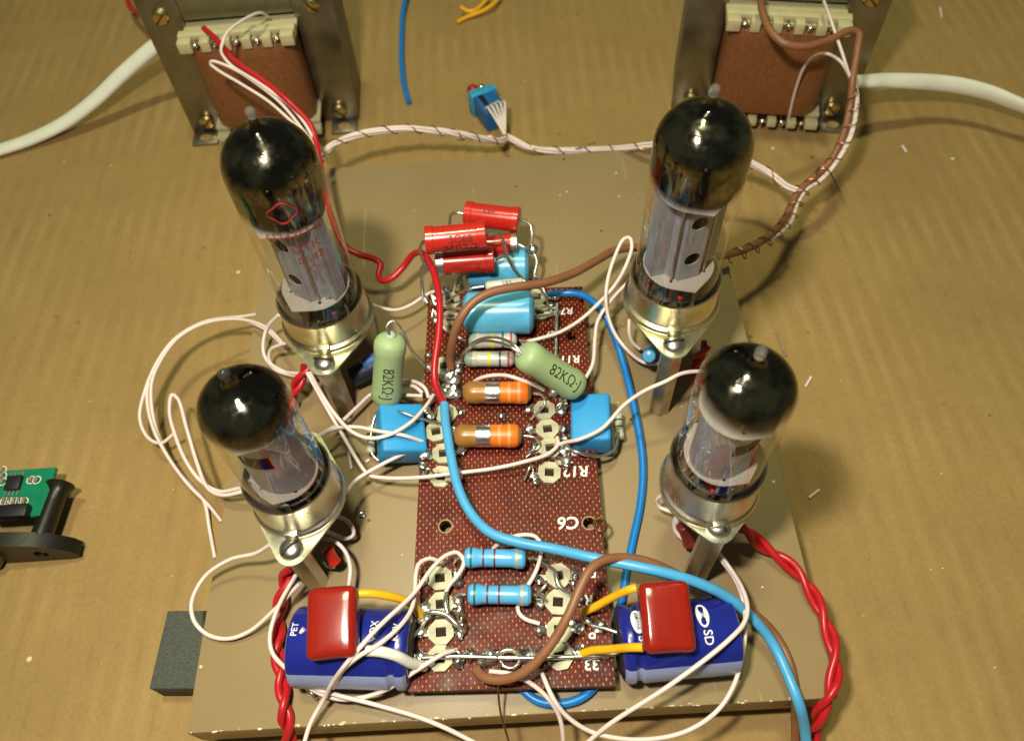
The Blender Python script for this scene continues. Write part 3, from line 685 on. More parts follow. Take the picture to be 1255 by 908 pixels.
green((638, 431, 5.0), (711, 477, 3.5), 'slanting green resistor lettered 82K leaning on the blue box capacitor',
      [[(640, 435, 5.0), (629, 427, 5.1), (612, 420, 4.9), (592, 418, 4.4), (573, 428, 3.4), (568, 436, 2.9)], [(642, 437, 5.0), (632, 424, 5.15), (610, 414, 4.9), (588, 416, 4.4), (570, 430, 3.3), (564, 440, 2.8)], [(711, 478, 3.5), (712, 486, 3.1), (700, 494, 2.8)]], (.60, -.12, 1))
# blue box capacitors
BBOX = mat('blue_wrapped_film', '2f97d6', .5, 0, .05, 250, .12, 500)
def boxcap(cq, size, X, Z, lab, lds, bead):
    c = P(*cq); t = empty('box_capacitor', (c[0], c[1], c[2]-size[2]/2)); X = nrm(X)
    rbox('body', c, size, BBOX, t, X=X, Z=Z, bev=.10, seg=3)
    Zn = nrm(Z); Yn = np.cross(nrm(Zn-X*(Zn@X)), X)
    for ld in lds: wire('lead', px(ld), .045, TIN, t)
    tag(t, lab, 'capacitor', 'blue box capacitors')
    return t
boxcap((491, 531, 2.75), (1.2, 1.42, .85), (1, .12, -.35), (.3, -.05, 1), 'blue box capacitor under the upright green resistor', [[(478, 498, 2.9), (462, 506, 2.6), (455, 530, 2.4), (456, 556, 2.3), (466, 566, 2.2)]], None)
boxcap((725, 519, 2.80), (1.05, 1.42, .85), (1, -.1, .12), (-.1, 0, 1), 'blue box capacitor under the slanting green resistor', [[(694, 545, 2.75), (705, 553, 3.0), (735, 559, 2.7), (752, 551, 2.6), (758, 530, 2.5)]], None)
for a, b, lab in (((455, 522, 2.35), (454, 556, 2.25), 'small glassy banded resistor along the side of the box capacitor under the upright resistor'), ((757, 505, 2.4), (760, 538, 2.35), 'small glassy banded resistor along the side of the box capacitor under the slanting resistor')):
    axial('small_resistor', P(*a), P(*b), .13, 'dumb', mat('pale_glassy', 'b4b8a4', .25, 0, .2, 500), lab, 'resistor', 'small side resistors', bands=[(.3, .36, bandm('4a3a30')), (.55, .6, bandm('4a3a30'))])
# little parts under the sockets
axial('blue_resistor', P(795, 437, 3.3), P(800, 428, 2.2), .2, 'dumb', LBR, 'tiny blue resistor tucked under a tall tube socket', 'resistor', bands=[(.05, .08, bandm('1c1c24')), (.2, .23, bandm('1c1c24'))], leads=[px([(801, 427, 2.2), (806, 424, 2.0)])])
axial('black_resistor', P(428, 463, 2.55), P(466, 444, 2.7), .30, 'cyl', mat('black_sleeve', '1c2330', .5, 0, .15, 400, .1), 'black sleeved part behind the upright green resistor', 'resistor', leads=[px([(466, 444, 2.7), (474, 440, 2.6)])])
axial('blue_resistor', P(443, 447, 2.9), P(462, 438, 2.9), .2, 'dumb', mat('mid_blue_lacquer', '4a74b8', .35), 'small mid blue part lying beside the black sleeved one', 'resistor')
axial('red_resistor', P(401, 672, 3.0), P(411, 690, 2.6), .16, 'dumb', REDR, 'tiny red part under the short tube socket near the white sleeve', 'resistor', leads=[px([(411, 690, 2.6), (408, 695, 2.4), (400, 694, 2.3), (396, 688, 2.4)])])
axial('red_resistor', P(836, 642, 3.0), P(846, 668, 2.4), .17, 'dumb', mat('dark_red_part', '7a2a26', .4), 'tiny dark red part under the short tube socket beside the red pair', 'resistor')

# ------------------------------------------------------------------ electrolytic capacitors
EBLUE = mat('royal_blue_sleeve', '1c2684', .26, 0, .05, 200, .03, coat=.2)
STRIPE = mat('grey_blue_stripe', '8e9cc8', .3, 0, .05, 300)
RUBK = mat('black_rubber', '191817', .6, 0, .1)
def electro(a, b, r, label, texts, gr):
    A, B = P(*a), P(*b); L = np.linalg.norm(B-A); d = (B-A)/L; mid = (A+B)/2
    t = empty('electrolytic_capacitor', (mid[0], mid[1], ZB))
    prof = [(0, r*.55), (.001, r*.80), (.03, r*.9), (.09, r*.975), (.16, r), (.26, r), (.32, r*.93), (.36, r*.915), (.40, r*.93), (.46, r), (L-.12, r), (L-.05, r*.97), (L-.01, r*.9), (L, r*.82)]
    mklathe('sleeve', prof, A, d, EBLUE, t, n=56, cap0=True, angle=30)
    mklathe('end_seal', [(-.02, r*.5), (-.03, r*.74), (.004, r*.79)], A, d, RUBK, t, n=40)
    mklathe('end_disc', [(L-.005, r*.83), (L+.012, r*.80), (L+.012, .01)], A, d, mat('aluminium_can', (.6, .6, .58), .35, 1), t, n=40, cap1=False, cap0=False)
    am = ang_of(A, d, CAMP)
    sgn = 1 if d[0] > 0 else -1
    sp = [(q, rr+.004) for q, rr in prof if .03 <= q <= L-.05]
    st = am+sgn*R_(58)
    mklathe('polarity_stripe', sp, A, d, STRIPE, t, n=14, cap0=False, cap1=False, th0=st-R_(17), th1=st+R_(17), angle=30)
    for (kind, s, f, da, size) in texts:
        if kind == 'oval':
            a_, b_, w_ = frame(d); Vv = [A+d*(f*L)+(a_*math.cos(am+da)+b_*math.sin(am+da))*(r+.006)]
            nn = 28
            for i in range(nn):
                q = 2*math.pi*i/nn; tt = f*L+.14*math.cos(q); th_ = am+da+.30*math.sin(q)/r
                Vv.append(A+d*tt+(a_*math.cos(th_)+b_*math.sin(th_))*(r+.006))
            mk('logo_oval', Vv, [[0, i+1, (i+1) % nn+1] for i in range(nn)], INKW, t, smooth=False)
            cyl_text('logo_letters', s, size, A, d, f*L, am+da, r, EBLUE, t, along=False, flip=gr, lift=.011, offset=.01, aspect=.8)
        else:
            cyl_text('lettering', s, size, A, d, f*L, am+da, r, INKW, t, along=False, flip=gr, offset=.008)
    return t, A, d, L
t, A, d, L = electro((758, 790, 2.78), (899, 777, 2.78), .86, 'x', [('oval', 'SAMWHA', .15, -.58, .13), ('t', 'SD', .17, .02, .28), ('oval', 'SAMWHA', .70, -.58, .13), ('t', 'SD', .71, .02, .28)], 1)
for q in ([(757, 775, 2.9), (742, 770, 2.85), (725, 766, 2.75)], [(758, 800, 2.8), (742, 803, 2.8), (725, 804, 2.75)]): wire('lead', px(q), .05, TIN, t)
tag(t, 'royal blue electrolytic capacitor with white oval logos on its sleeve', 'capacitor')
t, A, d, L = electro((506, 795, 2.80), (362, 792, 2.80), .90, 'x', [('t', 'PET', .93, .42, .2), ('t', 'VOX', .28, .42, .24), ('t', 'KMV', .10, .40, .2)], 1)
for q in ([(506, 778, 2.9), (514, 772, 2.8), (522, 760, 2.75)], [(507, 803, 2.8), (516, 808, 2.8)]): wire('lead', px(q), .05, TIN, t)
wire('lead_tip', px([(372, 838, 2.2), (381, 848, 2.0), (388, 856, 2.05)]), .05, TIN, t)
tag(t, 'royal blue electrolytic capacitor with plain lettering beside the white sleeve', 'capacitor')
o = rbox('foam_pad', P(815, 824, 2.1)+np.array([0, .25, -.0]), (1.6, .7, .36), mat('grey_foam', '3b3836', .9), bev=.04); tag(o, 'dark grey foam pad under the logo printed blue capacitor', 'pad')

# ------------------------------------------------------------------ red dipped film capacitors
DIP = mat('red_epoxy', '8e1e12', .16, 0, .06, 180, .05, 120)
def dipped(cq, size, X, Z, label):
    c = P(*cq); t = empty('dipped_capacitor', (c[0], c[1], c[2]-.4))
    bm = rboxbm((0, 0, 0), size, bev=.16, seg=4)
    bmesh.ops.subdivide_edges(bm, edges=[e for e in bm.edges if e.calc_length() > .3], cuts=4, use_grid_fill=True)
    X = nrm(X); Z = nrm(np.array(Z, float)-X*(np.array(Z, float)@X)); Y = np.cross(Z, X)
    for v in bm.verts:
        a, b = v.co.x/size[0]*2, v.co.y/size[1]*2
        bul = 1+.07*(1-a*a)*(1-b*b); k = 1+.02*mnoise.noise(v.co*2.0)
        v.co = Vector(c+X*v.co.x*k+Y*v.co.y*k+Z*v.co.z*bul)
    mkbm('body', bm, DIP, t, angle=75); tag(t, label, 'capacitor', 'red dipped capacitors'); return t
t = dipped((409, 763, 4.05), (1.08, 1.50, .60), (1, .02, 0), (0, -.16, 1), 'red dipped capacitor whose leads wear one yellow and one white sleeve')
wire('yellow_sleeve', px([(440, 727, 4.1), (455, 727, 4.05), (480, 731, 3.8), (500, 737, 3.4), (511, 745, 3.05), (516, 754, 2.8)]), .095, YELLOW, t, n=12)
wire('lead', px([(436, 801, 3.75), (448, 801, 3.8), (456, 799, 3.75)]), .04, TIN, t)
wire('white_sleeve', px([(449, 797, 3.85), (465, 798, 3.85), (485, 803, 3.7), (503, 812, 3.3), (520, 816, 2.85)]), .12, SLEEVEW, t, n=12)
t = dipped((816, 756, 4.05), (1.10, 1.47, .60), (1, -.02, 0), (0, -.16, 1), 'red dipped capacitor whose leads both wear yellow sleeves')
wire('yellow_sleeve', px([(780, 720, 4.05), (772, 722, 4.0), (750, 732, 3.5), (728, 744, 3.05), (714, 750, 2.85)]), .095, YELLOW, t, n=12)
wire('yellow_sleeve', px([(788, 793, 4.0), (775, 793, 3.9), (750, 795, 3.4), (725, 797, 3.0), (713, 801, 2.8)]), .095, YELLOW, t, n=12)

# ------------------------------------------------------------------ wires
def W(name, m, r, seq, label, group=None, wob=.028, cat='wire', n=9):
    return tag(wire(name, px(seq), r, m, n=n, wob=wob), label, cat, group)
W('red_wire', RED, .10, [(250, 35, 5.4), (266, 50, 5.5), (287, 74, 5.3), (324, 100, 5.0), (356, 127, 4.7), (379, 151, 4.3), (387, 175, 4.0), (395, 220, 3.8), (408, 270, 3.7), (424, 303, 3.6), (440, 312, 3.5), (460, 318, 3.3), (467, 324, 3.2), (464, 337, 3.1), (468, 344, 3.1), (480, 341, 3.2), (496, 325, 3.4), (505, 313, 3.7), (514, 309, 4.0), (524, 318, 4.2), (533, 340, 4.3), (538, 370, 4.3), (537, 410, 4.1), (533, 445, 3.8), (533, 465, 3.6), (537, 480, 3.4), (544, 493, 3.2)],
  'red insulated wire running from a transformer to the circuit board')
W('brown_wire', BROWN, .125, [(932, -6, 5.6), (934, 15, 5.7), (943, 38, 5.6), (960, 53, 5.5), (985, 57, 5.4), (1015, 50, 5.3), (1045, 38, 5.3), (1053, 42, 5.2), (1051, 60, 5.0), (1045, 95, 4.5), (1042, 130, 3.8), (1034, 165, 3.2), (1016, 200, 2.6), (1000, 215, 2.4), (978, 236, 2.3), (962, 268, 2.2), (945, 287, 2.3), (918, 304, 2.4), (890, 313, 2.6), (850, 318, 2.7), (810, 311, 2.8), (782, 304, 3.0), (755, 307, 3.3), (730, 320, 3.7), (700, 336, 4.1), (665, 347, 4.5), (630, 352, 4.75), (600, 359, 4.8), (578, 372, 4.7), (562, 394, 4.4), (554, 420, 3.8), (552, 440, 3.2), (553, 450, 2.95)],
  'thick brown wire arching over the pale blue capacitor from the far transformer')
W('light_blue_wire', LBLUE, .125, [(545, 496, 3.25), (546, 520, 3.35), (552, 560, 3.45), (562, 600, 3.5), (578, 630, 3.5), (602, 653, 3.55), (635, 664, 3.6), (680, 672, 3.7), (720, 681, 3.9), (765, 690, 4.0), (810, 700, 4.0), (855, 714, 3.8), (893, 733, 3.4), (925, 760, 2.9), (948, 790, 2.55), (965, 825, 2.45), (979, 860, 2.35), (986, 890, 1.7), (989, 925, 1.0)],
  'thick light blue wire sweeping across the circuit board and off the panel')
W('dark_blue_wire', BLUE, .105, [(672, 361, 3.1), (690, 360, 3.2), (710, 361, 3.2), (727, 370, 3.0), (741, 386, 2.8), (752, 410, 2.6), (763, 445, 2.4), (774, 485, 2.3), (784, 530, 2.2), (788, 575, 2.1), (784, 620, 2.05), (776, 660, 2.05), (768, 700, 2.05), (762, 735, 2.05), (752, 775, 2.05), (742, 815, 2.05), (730, 840, 2.05), (718, 852, 2.05), (700, 860, 2.05), (680, 862, 2.05), (660, 858, 2.05), (645, 848, 2.05), (636, 835, 2.05), (630, 815, 2.05)],
  'dark blue wire looping beside the circuit board and under its front edge')
W('brown_wire', BROWN, .11, [(584, 820, 2.8), (595, 830, 2.95), (615, 833, 3.1), (640, 826, 3.35), (662, 808, 3.6), (682, 782, 3.85), (698, 752, 4.1), (711, 720, 4.25), (724, 697, 4.3), (742, 686, 4.2), (770, 684, 4.0), (800, 690, 3.8), (840, 708, 3.4), (880, 727, 3.0), (920, 748, 2.6), (948, 775, 2.15), (966, 810, 2.02), (974, 850, 2.02), (975, 880, 1.1), (975, 925, .3)],
  'thick brown wire bending off the board front and running beside the light blue one')
def twisted(seq, r, pitch, label, group):
    path = smoothpath(px(seq), .07); Ls = np.cumsum([0]+[np.linalg.norm(b-a) for a, b in zip(path, path[1:])])
    t = empty('twisted_pair', path[0]); T0 = nrm(path[1]-path[0]); a, b, _ = frame(T0)
    st = [[], []]
    for i, q in enumerate(path):
        T = nrm(path[min(i+1, len(path)-1)]-path[max(0, i-1)]); a = nrm(a-T*(a@T)); b = np.cross(T, a); th_ = 2*math.pi*Ls[i]/pitch
        for k in (0, 1): st[k].append(q+(a*math.cos(th_+k*math.pi)+b*math.sin(th_+k*math.pi))*r)
    for k in (0, 1):
        V, Fc = sweep(st[k], r, 9); mk('strand', V, Fc, RED, t, angle=60)
    return tag(t, label, 'wire', group)
twisted([(375, 450, 3.2), (366, 468, 2.9), (357, 488, 2.5), (350, 510, 2.3), (345, 545, 2.3), (345, 590, 2.3), (350, 640, 2.5)], .095, 1.3, 'short red twisted pair between the two sockets next to the white wire loops', 'red twisted pairs')
twisted([(356, 690, 3.0), (351, 705, 2.6), (345, 730, 2.3), (341, 765, 2.15), (341, 800, 2.15), (346, 840, 2.15), (349, 870, 2.15), (352, 895, 1.8), (358, 925, .9)], .095, 1.35, 'red twisted pair running past the blue capacitor with plain lettering', 'red twisted pairs')
twisted([(893, 640, 3.2), (915, 652, 2.7), (940, 673, 2.3), (965, 690, 2.2), (988, 715, 2.15), (1006, 748, 2.15), (1019, 785, 2.15), (1024, 815, 2.15), (1017, 850, 2.1), (1003, 877, 1.6), (997, 900, .8), (996, 925, .4)], .095, 1.9, 'red twisted pair curving over the corner of the panel away from the capacitors', 'red twisted pairs')
twisted([(866, 422, 3.4), (858, 436, 3.0), (851, 447, 2.6), (858, 470, 2.3), (880, 520, 2.2), (900, 580, 2.2)], .09, 1.3, 'short red twisted pair behind the short tube with the bright tip', 'red twisted pairs')
wr = .053
whites = [
 ([(323, 384, 1.2), (297, 388, 1.5), (252, 394, 1.9), (217, 413, 1.9), (194, 442, 1.8), (177, 480, 1.5), (171, 513, 1.2), (181, 536, 1.0), (197, 543, 1.0), (215, 530, 1.2)], 'white wire ending loose in the wide loop over the cardboard'),
 ([(345, 418, 3.0), (325, 400, 2.6), (290, 391, 2.2), (252, 396, 2.0), (219, 414, 1.9), (196, 444, 1.8), (186, 470, 1.6), (188, 510, 1.2), (198, 543, .9), (216, 574, .7), (238, 600, .5), (250, 614, .35), (257, 650, .15), (263, 684, .1)], 'white wire of the wide loop with its long tail on the cardboard'),
 ([(348, 424, 3.0), (322, 402, 2.5), (285, 390, 2.1), (245, 398, 1.9), (212, 418, 1.8), (190, 448, 1.7), (180, 480, 1.5), (186, 520, 1.2), (206, 560, .9), (232, 595, .6), (255, 618, .3), (272, 639, .12)], 'white wire of the wide loop with its short tail on the cardboard'),
 ([(294, 598, 2.8), (268, 602, 2.4), (246, 590, 2.2), (228, 565, 2.2), (214, 530, 2.2), (208, 505, 2.2), (211, 483, 2.2), (218, 488, 2.2), (229, 525, 2.2), (242, 570, 2.2), (254, 598, 2.3), (272, 607, 2.5), (300, 602, 2.8)], 'white wire bent back in a narrow hairpin beside a short tube'),
 ([(341, 386, 3.4), (326, 404, 2.8), (323, 432, 2.4), (336, 452, 2.3), (362, 461, 2.6), (372, 463, 3.0)], 'white wire loop close beside the marked tall tube'),
 ([(348, 421, 3.2), (331, 430, 2.7), (331, 444, 2.4), (348, 455, 2.4), (366, 458, 2.8)], 'inner white wire loop close beside the marked tall tube'),
 ([(330, 668, 3.6), (313, 678, 3.2), (280, 686, 2.8), (250, 707, 2.5), (235, 737, 2.3), (238, 760, 2.2), (255, 777, 2.1), (280, 782, 2.1), (306, 773, 2.15), (337, 747, 2.5), (368, 715, 3.0)], 'white wire in a round loop over the panel edge by the rubber block'),
 ([(363, 703, 3.2), (341, 743, 2.8), (331, 778, 2.6), (334, 799, 2.6), (356, 823, 2.7), (381, 841, 2.6), (418, 853, 2.6), (452, 861, 2.5), (507, 876, 2.4), (540, 889, 2.3), (590, 914, 2.0)], 'white wire leaving the panel front beyond the plain lettered blue capacitor'),
 ([(373, 770, 3.7), (362, 788, 3.5), (364, 818, 3.0), (378, 841, 2.6), (412, 856, 2.4), (443, 855, 2.5), (474, 845, 2.7), (514, 819, 3.1), (545, 800, 3.0), (560, 796, 2.8)], 'white wire wrapped round the end of the plain lettered blue capacitor'),
 ([(372, 914, 2.2), (380, 888, 2.3), (397, 857, 2.6), (408, 836, 3.2), (426, 811, 3.9), (461, 771, 4.05), (507, 727, 3.6), (530, 696, 3.4), (546, 681, 3.3), (561, 677, 3.2), (569, 688, 3.1), (562, 704, 3.0), (550, 718, 2.9), (546, 728, 2.8)], 'white wire crossing the plain blue capacitor and hooking over a blue resistor'),
 ([(408, 842, 2.9), (422, 818, 3.7), (443, 801, 4.0), (461, 791, 4.0), (490, 767, 3.8), (505, 745, 3.5), (509, 722, 3.4), (510, 703, 3.3), (514, 690, 3.2), (526, 684, 3.1), (543, 690, 2.85)], 'white wire running over the plain blue capacitor to the eyelet row'),
 ([(600, 822, 2.85), (618, 824, 2.95), (634, 828, 3.0), (662, 846, 2.8), (681, 868, 2.5), (688, 887, 2.2), (691, 918, 1.6)], 'white wire dropping straight off the panel front'),
 ([(664, 825, 2.85), (677, 854, 2.9), (695, 877, 2.6), (728, 897, 2.3), (783, 906, 2.2), (838, 897, 2.3), (879, 871, 2.5), (900, 839, 2.7), (911, 799, 3.0), (914, 762, 3.2), (911, 735, 3.2), (900, 708, 3.0), (882, 683, 3.2), (872, 668, 3.4)], 'white wire in a wide hanging curve from the board front to a short tube'),
 ([(715, 914, 2.0), (747, 887, 2.6), (820, 839, 3.4), (893, 784, 3.8), (912, 763, 3.7), (916, 745, 3.6), (908, 718, 3.3), (890, 690, 3.2), (876, 672, 3.5)], 'white wire running straight across the logo printed blue capacitor'),
 ([(376, 456, 3.6), (386, 474, 3.4), (415, 524, 3.0), (446, 576, 2.6), (453, 583, 2.6), (470, 586, 2.7), (514, 585, 2.95), (548, 581, 3.0), (603, 574, 3.05), (643, 565, 3.1), (672, 556, 3.0), (684, 545, 2.9), (683, 536, 2.8)], 'white wire with a sharp bend, crossing the whole circuit board'),
 ([(380, 456, 3.6), (390, 475, 3.5), (411, 508, 3.4), (433, 530, 3.4), (455, 537, 3.4), (479, 532, 3.4), (503, 518, 3.4), (520, 500, 3.2), (531, 484, 2.9)], 'white wire sagging over the box capacitor under the upright resistor'),
 ([(376, 543, 3.0), (395, 532, 3.0), (413, 524, 3.1), (439, 523, 3.2), (463, 528, 3.3), (492, 533, 3.3), (518, 541, 2.9)], 'white wire lying flat over the box capacitor to the eyelets'),
 ([(374, 544, 3.0), (394, 531, 2.8), (415, 519, 2.6), (437, 499, 2.5), (456, 482, 2.5), (475, 478, 2.6), (491, 483, 2.8), (518, 485, 2.85)], 'white wire passing behind the upright green resistor'),
 ([(482, 468, 2.6), (496, 466, 2.8), (512, 469, 3.0), (522, 477, 3.0), (525, 487, 2.85)], 'outer small white wire arch beside the upright green resistor'),
 ([(484, 474, 2.6), (498, 472, 2.8), (509, 474, 2.9), (518, 482, 2.85)], 'inner small white wire arch beside the upright green resistor'),
 ([(424, 606, 3.0), (428, 598, 2.9), (438, 587, 2.8), (459, 574, 2.8), (492, 557, 2.85), (512, 549, 2.9), (522, 545, 2.8)], 'white wire from the slotted short tube to the circuit board'),
 ([(684, 545, 2.85), (692, 542, 3.0), (711, 538, 3.4), (738, 525, 3.5), (765, 496, 3.8), (790, 479, 4.2), (815, 468, 4.4), (835, 458, 4.4), (858, 455, 4.2), (870, 456, 4.1)], 'white wire crossing over the dark blue wire to the bright tipped short tube'),
 ([(718, 463, 2.85), (726, 447, 2.9), (729, 414, 2.9), (732, 395, 3.0), (743, 376, 3.2), (757, 359, 3.4), (772, 345, 3.7)], 'white wire curving from the board edge up to the windowed tall tube socket'),
 ([(640, 420, 2.8), (657, 416, 3.0), (686, 407, 3.0), (713, 391, 3.1), (734, 372, 3.4), (753, 351, 3.7), (766, 328, 4.1), (774, 302, 4.4), (771, 291, 4.5), (764, 293, 4.5), (753, 315, 4.2), (745, 340, 3.9), (742, 365, 3.6), (745, 388, 3.2), (754, 410, 2.9), (770, 430, 2.7), (787, 443, 2.5), (803, 446, 2.6), (813, 442, 3.0)], 'white wire with a tall narrow loop beside the windowed tall tube'),
 ([(771, 392, 3.2), (771, 408, 2.9), (775, 420, 2.6), (784, 428, 2.4)], 'short white wire peeking out under the windowed tall tube socket'),
 ([(452, 372, 3.3), (469, 378, 3.1), (487, 380, 2.9), (507, 372, 2.8), (518, 364, 2.8), (532, 357, 2.85), (545, 358, 2.75)], 'white wire from the marked tall tube to the far end of the circuit board'),
 ([(540, 397, 2.8), (554, 409, 2.85), (566, 416, 2.85)], 'short white wire under the brown arch beside the grey resistors'),
 ([(578, 470, 2.8), (590, 463, 3.2), (604, 460, 3.35), (620, 460, 3.35), (640, 466, 3.3), (655, 472, 3.1), (666, 478, 2.85)], 'thin white wire arched over the ochre resistor next to the grey pair'),
 ([(604, 672, 2.8), (612, 665, 2.95), (624, 659, 3.1), (640, 655, 3.2), (656, 657, 3.2), (663, 668, 3.1), (660, 690, 2.95), (653, 707, 2.85), (646, 718, 2.8)], 'thin white wire arched under the light blue wire between the blue resistors'),
 ([(635, 742, 2.8), (636, 750, 2.8), (644, 758, 2.8), (662, 764, 2.8)], 'short white wire from a blue resistor to an eyelet'),
 ([(412, 632, 2.8), (422, 636, 2.7), (431, 645, 2.6), (433, 655, 2.5), (425, 660, 2.5), (408, 655, 2.7), (398, 650, 2.9)], 'small closed white wire loop under the slotted short tube socket'),
 ([(396, 660, 3.0), (404, 661, 3.0), (414, 666, 3.0), (424, 678, 2.9), (429, 695, 2.8), (428, 712, 2.7), (426, 725, 2.5)], 'white wire dropping from a short tube socket behind a red dipped capacitor'),
 ([(822, 601, 3.3), (812, 607, 3.0), (805, 613, 2.7), (808, 621, 2.5), (826, 628, 2.6), (838, 632, 2.8)], 'small white wire loop on the far side of the bright tipped tube socket'),
 ([(830, 628, 3.0), (826, 640, 2.7), (827, 650, 2.5), (836, 660, 2.4), (853, 669, 2.5), (862, 672, 2.9)], 'white wire bundle end beside the bright tipped tube socket pillar'),
 ([(829, 625, 3.0), (830, 640, 2.8), (836, 652, 2.5), (846, 664, 2.4)], 'inner white wire beside the bright tipped tube socket pillar'),
 ([(328, 20, 5.1), (319, 16, 5.5), (300, 24, 5.8), (279, 40, 5.9), (273, 53, 5.8), (271, 63, 5.6), (280, 77, 5.3), (319, 103, 5.0), (356, 130, 4.6), (374, 152, 4.3), (383, 168, 4.1), (400, 192, 3.0)], 'white wire arching off the transformer terminals beside the red wire'),
 ([(390, 186, 3.9), (372, 160, 4.2), (345, 127, 4.6), (319, 106, 4.9), (285, 84, 5.2), (260, 75, 5.4), (258, 78, 5.3), (267, 86, 5.2), (297, 104, 5.0), (329, 124, 4.7), (356, 148, 4.4), (382, 173, 4.0), (396, 200, 3.4)], 'white wire folded back on itself in front of the copper coloured coil'),
]
for seq, lab in whites: W('white_wire', WHITE, wr, seq, lab, wob=.02)
tag(wire('grey_lead', px([(441, 352, 4.6), (449, 363, 4.3), (457, 380, 3.8), (463, 402, 3.2), (466, 420, 2.8)]), .05, WHITE), 'pale wire hugging the collar of the marked tube socket', 'wire')
# laced bundles: several strands bound with a spiral of thin copper wire
def helix(path, r, turns, ph=0):
    out = []; a, b, _ = frame(nrm(path[1]-path[0])); n = len(path)
    for i, q in enumerate(path):
        T = nrm(path[min(i+1, n-1)]-path[max(0, i-1)]); a = nrm(a-T*(a@T)); b = np.cross(T, a)
        s = i/(n-1); th_ = 2*math.pi*(turns*s+.12*math.sin(9*s))+ph
        out.append(q+(a*math.cos(th_)+b*math.sin(th_))*r)
    return out
def bundle(seq, nst, rad, label, turns, extra=None):
    path = smoothpath(px(seq), .07); t = empty('wire_bundle', path[0])
    for k in range(nst):
        hx = helix(path, rad, 1.2, 2*math.pi*k/nst); V, Fc = sweep(hx, wr, 8); mk('strand', V, Fc, WHITE, t, angle=60)
    V, Fc = sweep(helix(path, rad+wr+.025, turns, 1), .022, 5); mk('lacing_wire', V, Fc, COPPER, t, angle=60)
    for e in (extra or []): wire('lacing_end', px(e), .022, COPPER, t, n=5)
    return tag(t, label, 'wire bundle', 'laced wire bundles')
bundle([(394, 196, 2.7), (402, 183, 2.8), (415, 174, 2.8), (440, 165, 2.8), (470, 160, 2.75), (497, 158, 2.7), (530, 160, 2.5), (560, 164, 2.2), (590, 170, 1.7), (612, 173, 1.2), (619, 170, 1.0)], 4, .075, 'laced white wire bundle between the marked tall tube and the small blue switch', 9, [[(573, 168, 1.8), (568, 172, 1.7), (560, 172, 1.7)]])
bundle([(619, 166, 1.0), (630, 172, 1.0), (645, 180, .9), (665, 184, .8), (695, 185, .9), (730, 184, 1.3), (765, 182, 2.0), (805, 177, 2.8), (840, 178, 3.2), (880, 186, 3.0), (915, 198, 2.6), (945, 214, 2.3), (965, 229, 2.3), (978, 234, 2.4)], 4, .075, 'laced white wire bundle from the small blue switch behind the windowed tall tube', 11, [[(705, 183, 1.2), (715, 180, 1.3), (730, 175, 1.3)]])
bp_ = [(1042, 112, 4.2), (1046, 130, 3.8), (1038, 165, 3.2), (1020, 200, 2.6), (1003, 217, 2.45), (982, 238, 2.35), (967, 268, 2.25), (949, 289, 2.3), (920, 306, 2.4), (893, 315, 2.6)]
path = smoothpath(px(bp_), .07)
t = empty('lacing', path[0]); V, Fc = sweep(helix(path, .215, 15, .5), .022, 5); mk('lacing_wire', V, Fc, COPPER, t, angle=60)
wire('lacing_end', px([(1000, 213, 2.7), (1005, 204, 2.8), (1013, 206, 2.8), (1022, 220, 2.4), (1030, 236, 2.0)]), .022, COPPER, t, n=5)
tag(t, 'thin copper lacing spiralled round the thick brown wire and its white companions', 'lacing')
W('white_wire', WHITE, wr, [(1010, 2, 5.4), (1016, 18, 5.5), (1024, 42, 5.3), (1033, 68, 5.0), (1040, 90, 4.6), (1050, 112, 4.1), (1050, 135, 3.6), (1043, 168, 3.1), (1024, 202, 2.6), (1007, 221, 2.4), (990, 232, 2.3), (978, 250, 2.2), (970, 272, 2.2), (955, 287, 2.2), (930, 300, 2.3)], 'white wire from the top terminals of the transformer with brown wire')
W('white_wire', WHITE, wr, [(966, 148, .7), (968, 138, 1.2), (975, 110, 2.4), (986, 82, 3.6), (1000, 69, 4.2), (1015, 67, 4.5), (1030, 76, 4.5), (1040, 92, 4.4), (1048, 115, 4.0), (1048, 140, 3.5), (1040, 170, 3.05), (1020, 205, 2.55), (1000, 226, 2.35)], 'white wire arching up from the bottom terminals of the transformer with brown wire')
# stray wires and cables on the cardboard
W('blue_wire', BLUE, .12, [(499, -8, .3), (494, 15, .16), (492, 45, .14), (492, 75, .14), (495, 102, .14), (501, 126, .13)], 'loose blue wire end lying on the cardboard by itself')
W('yellow_wire', YELLOW, .09, [(560, 28, .1), (572, 22, .12), (590, 15, .2), (604, 6, .3), (614, -6, .3)], 'loose yellow wire end with a dark stripped tip on the cardboard')
W('yellow_wire', YELLOW, .09, [(565, 9, .35), (574, 14, .3), (582, 13, .3), (592, 5, .3), (600, -5, .3)], 'second loose yellow wire lying across the first')
W('red_wire', RED, .13, [(157, 2, .6), (160, 9, .7), (166, 14, .9), (176, 18, 1.2), (186, 14, 1.4)], 'short end of red wire sticking out behind a transformer')
def flatcable(seq, tw, label):
    path = smoothpath(px(seq), .12); pr = [(.30*math.cos(2*math.pi*j/14), .17*math.sin(2*math.pi*j/14)) for j in range(14)]
    V, Fc = sweep(path, 0, 14, prof=pr, twist=tw); return tag(mk('flat_cable', V, Fc, WCAB, base=path[0], angle=60), label, 'cable', 'white flat cables')
flatcable([(-30, 193, .2), (0, 184, .22), (40, 170, .3), (80, 150, .55), (115, 124, 1.0), (150, 91, 1.6), (186, 60, 2.2), (215, 40, 2.6)], .8, 'white flat cable running behind the transformer with the red wire')
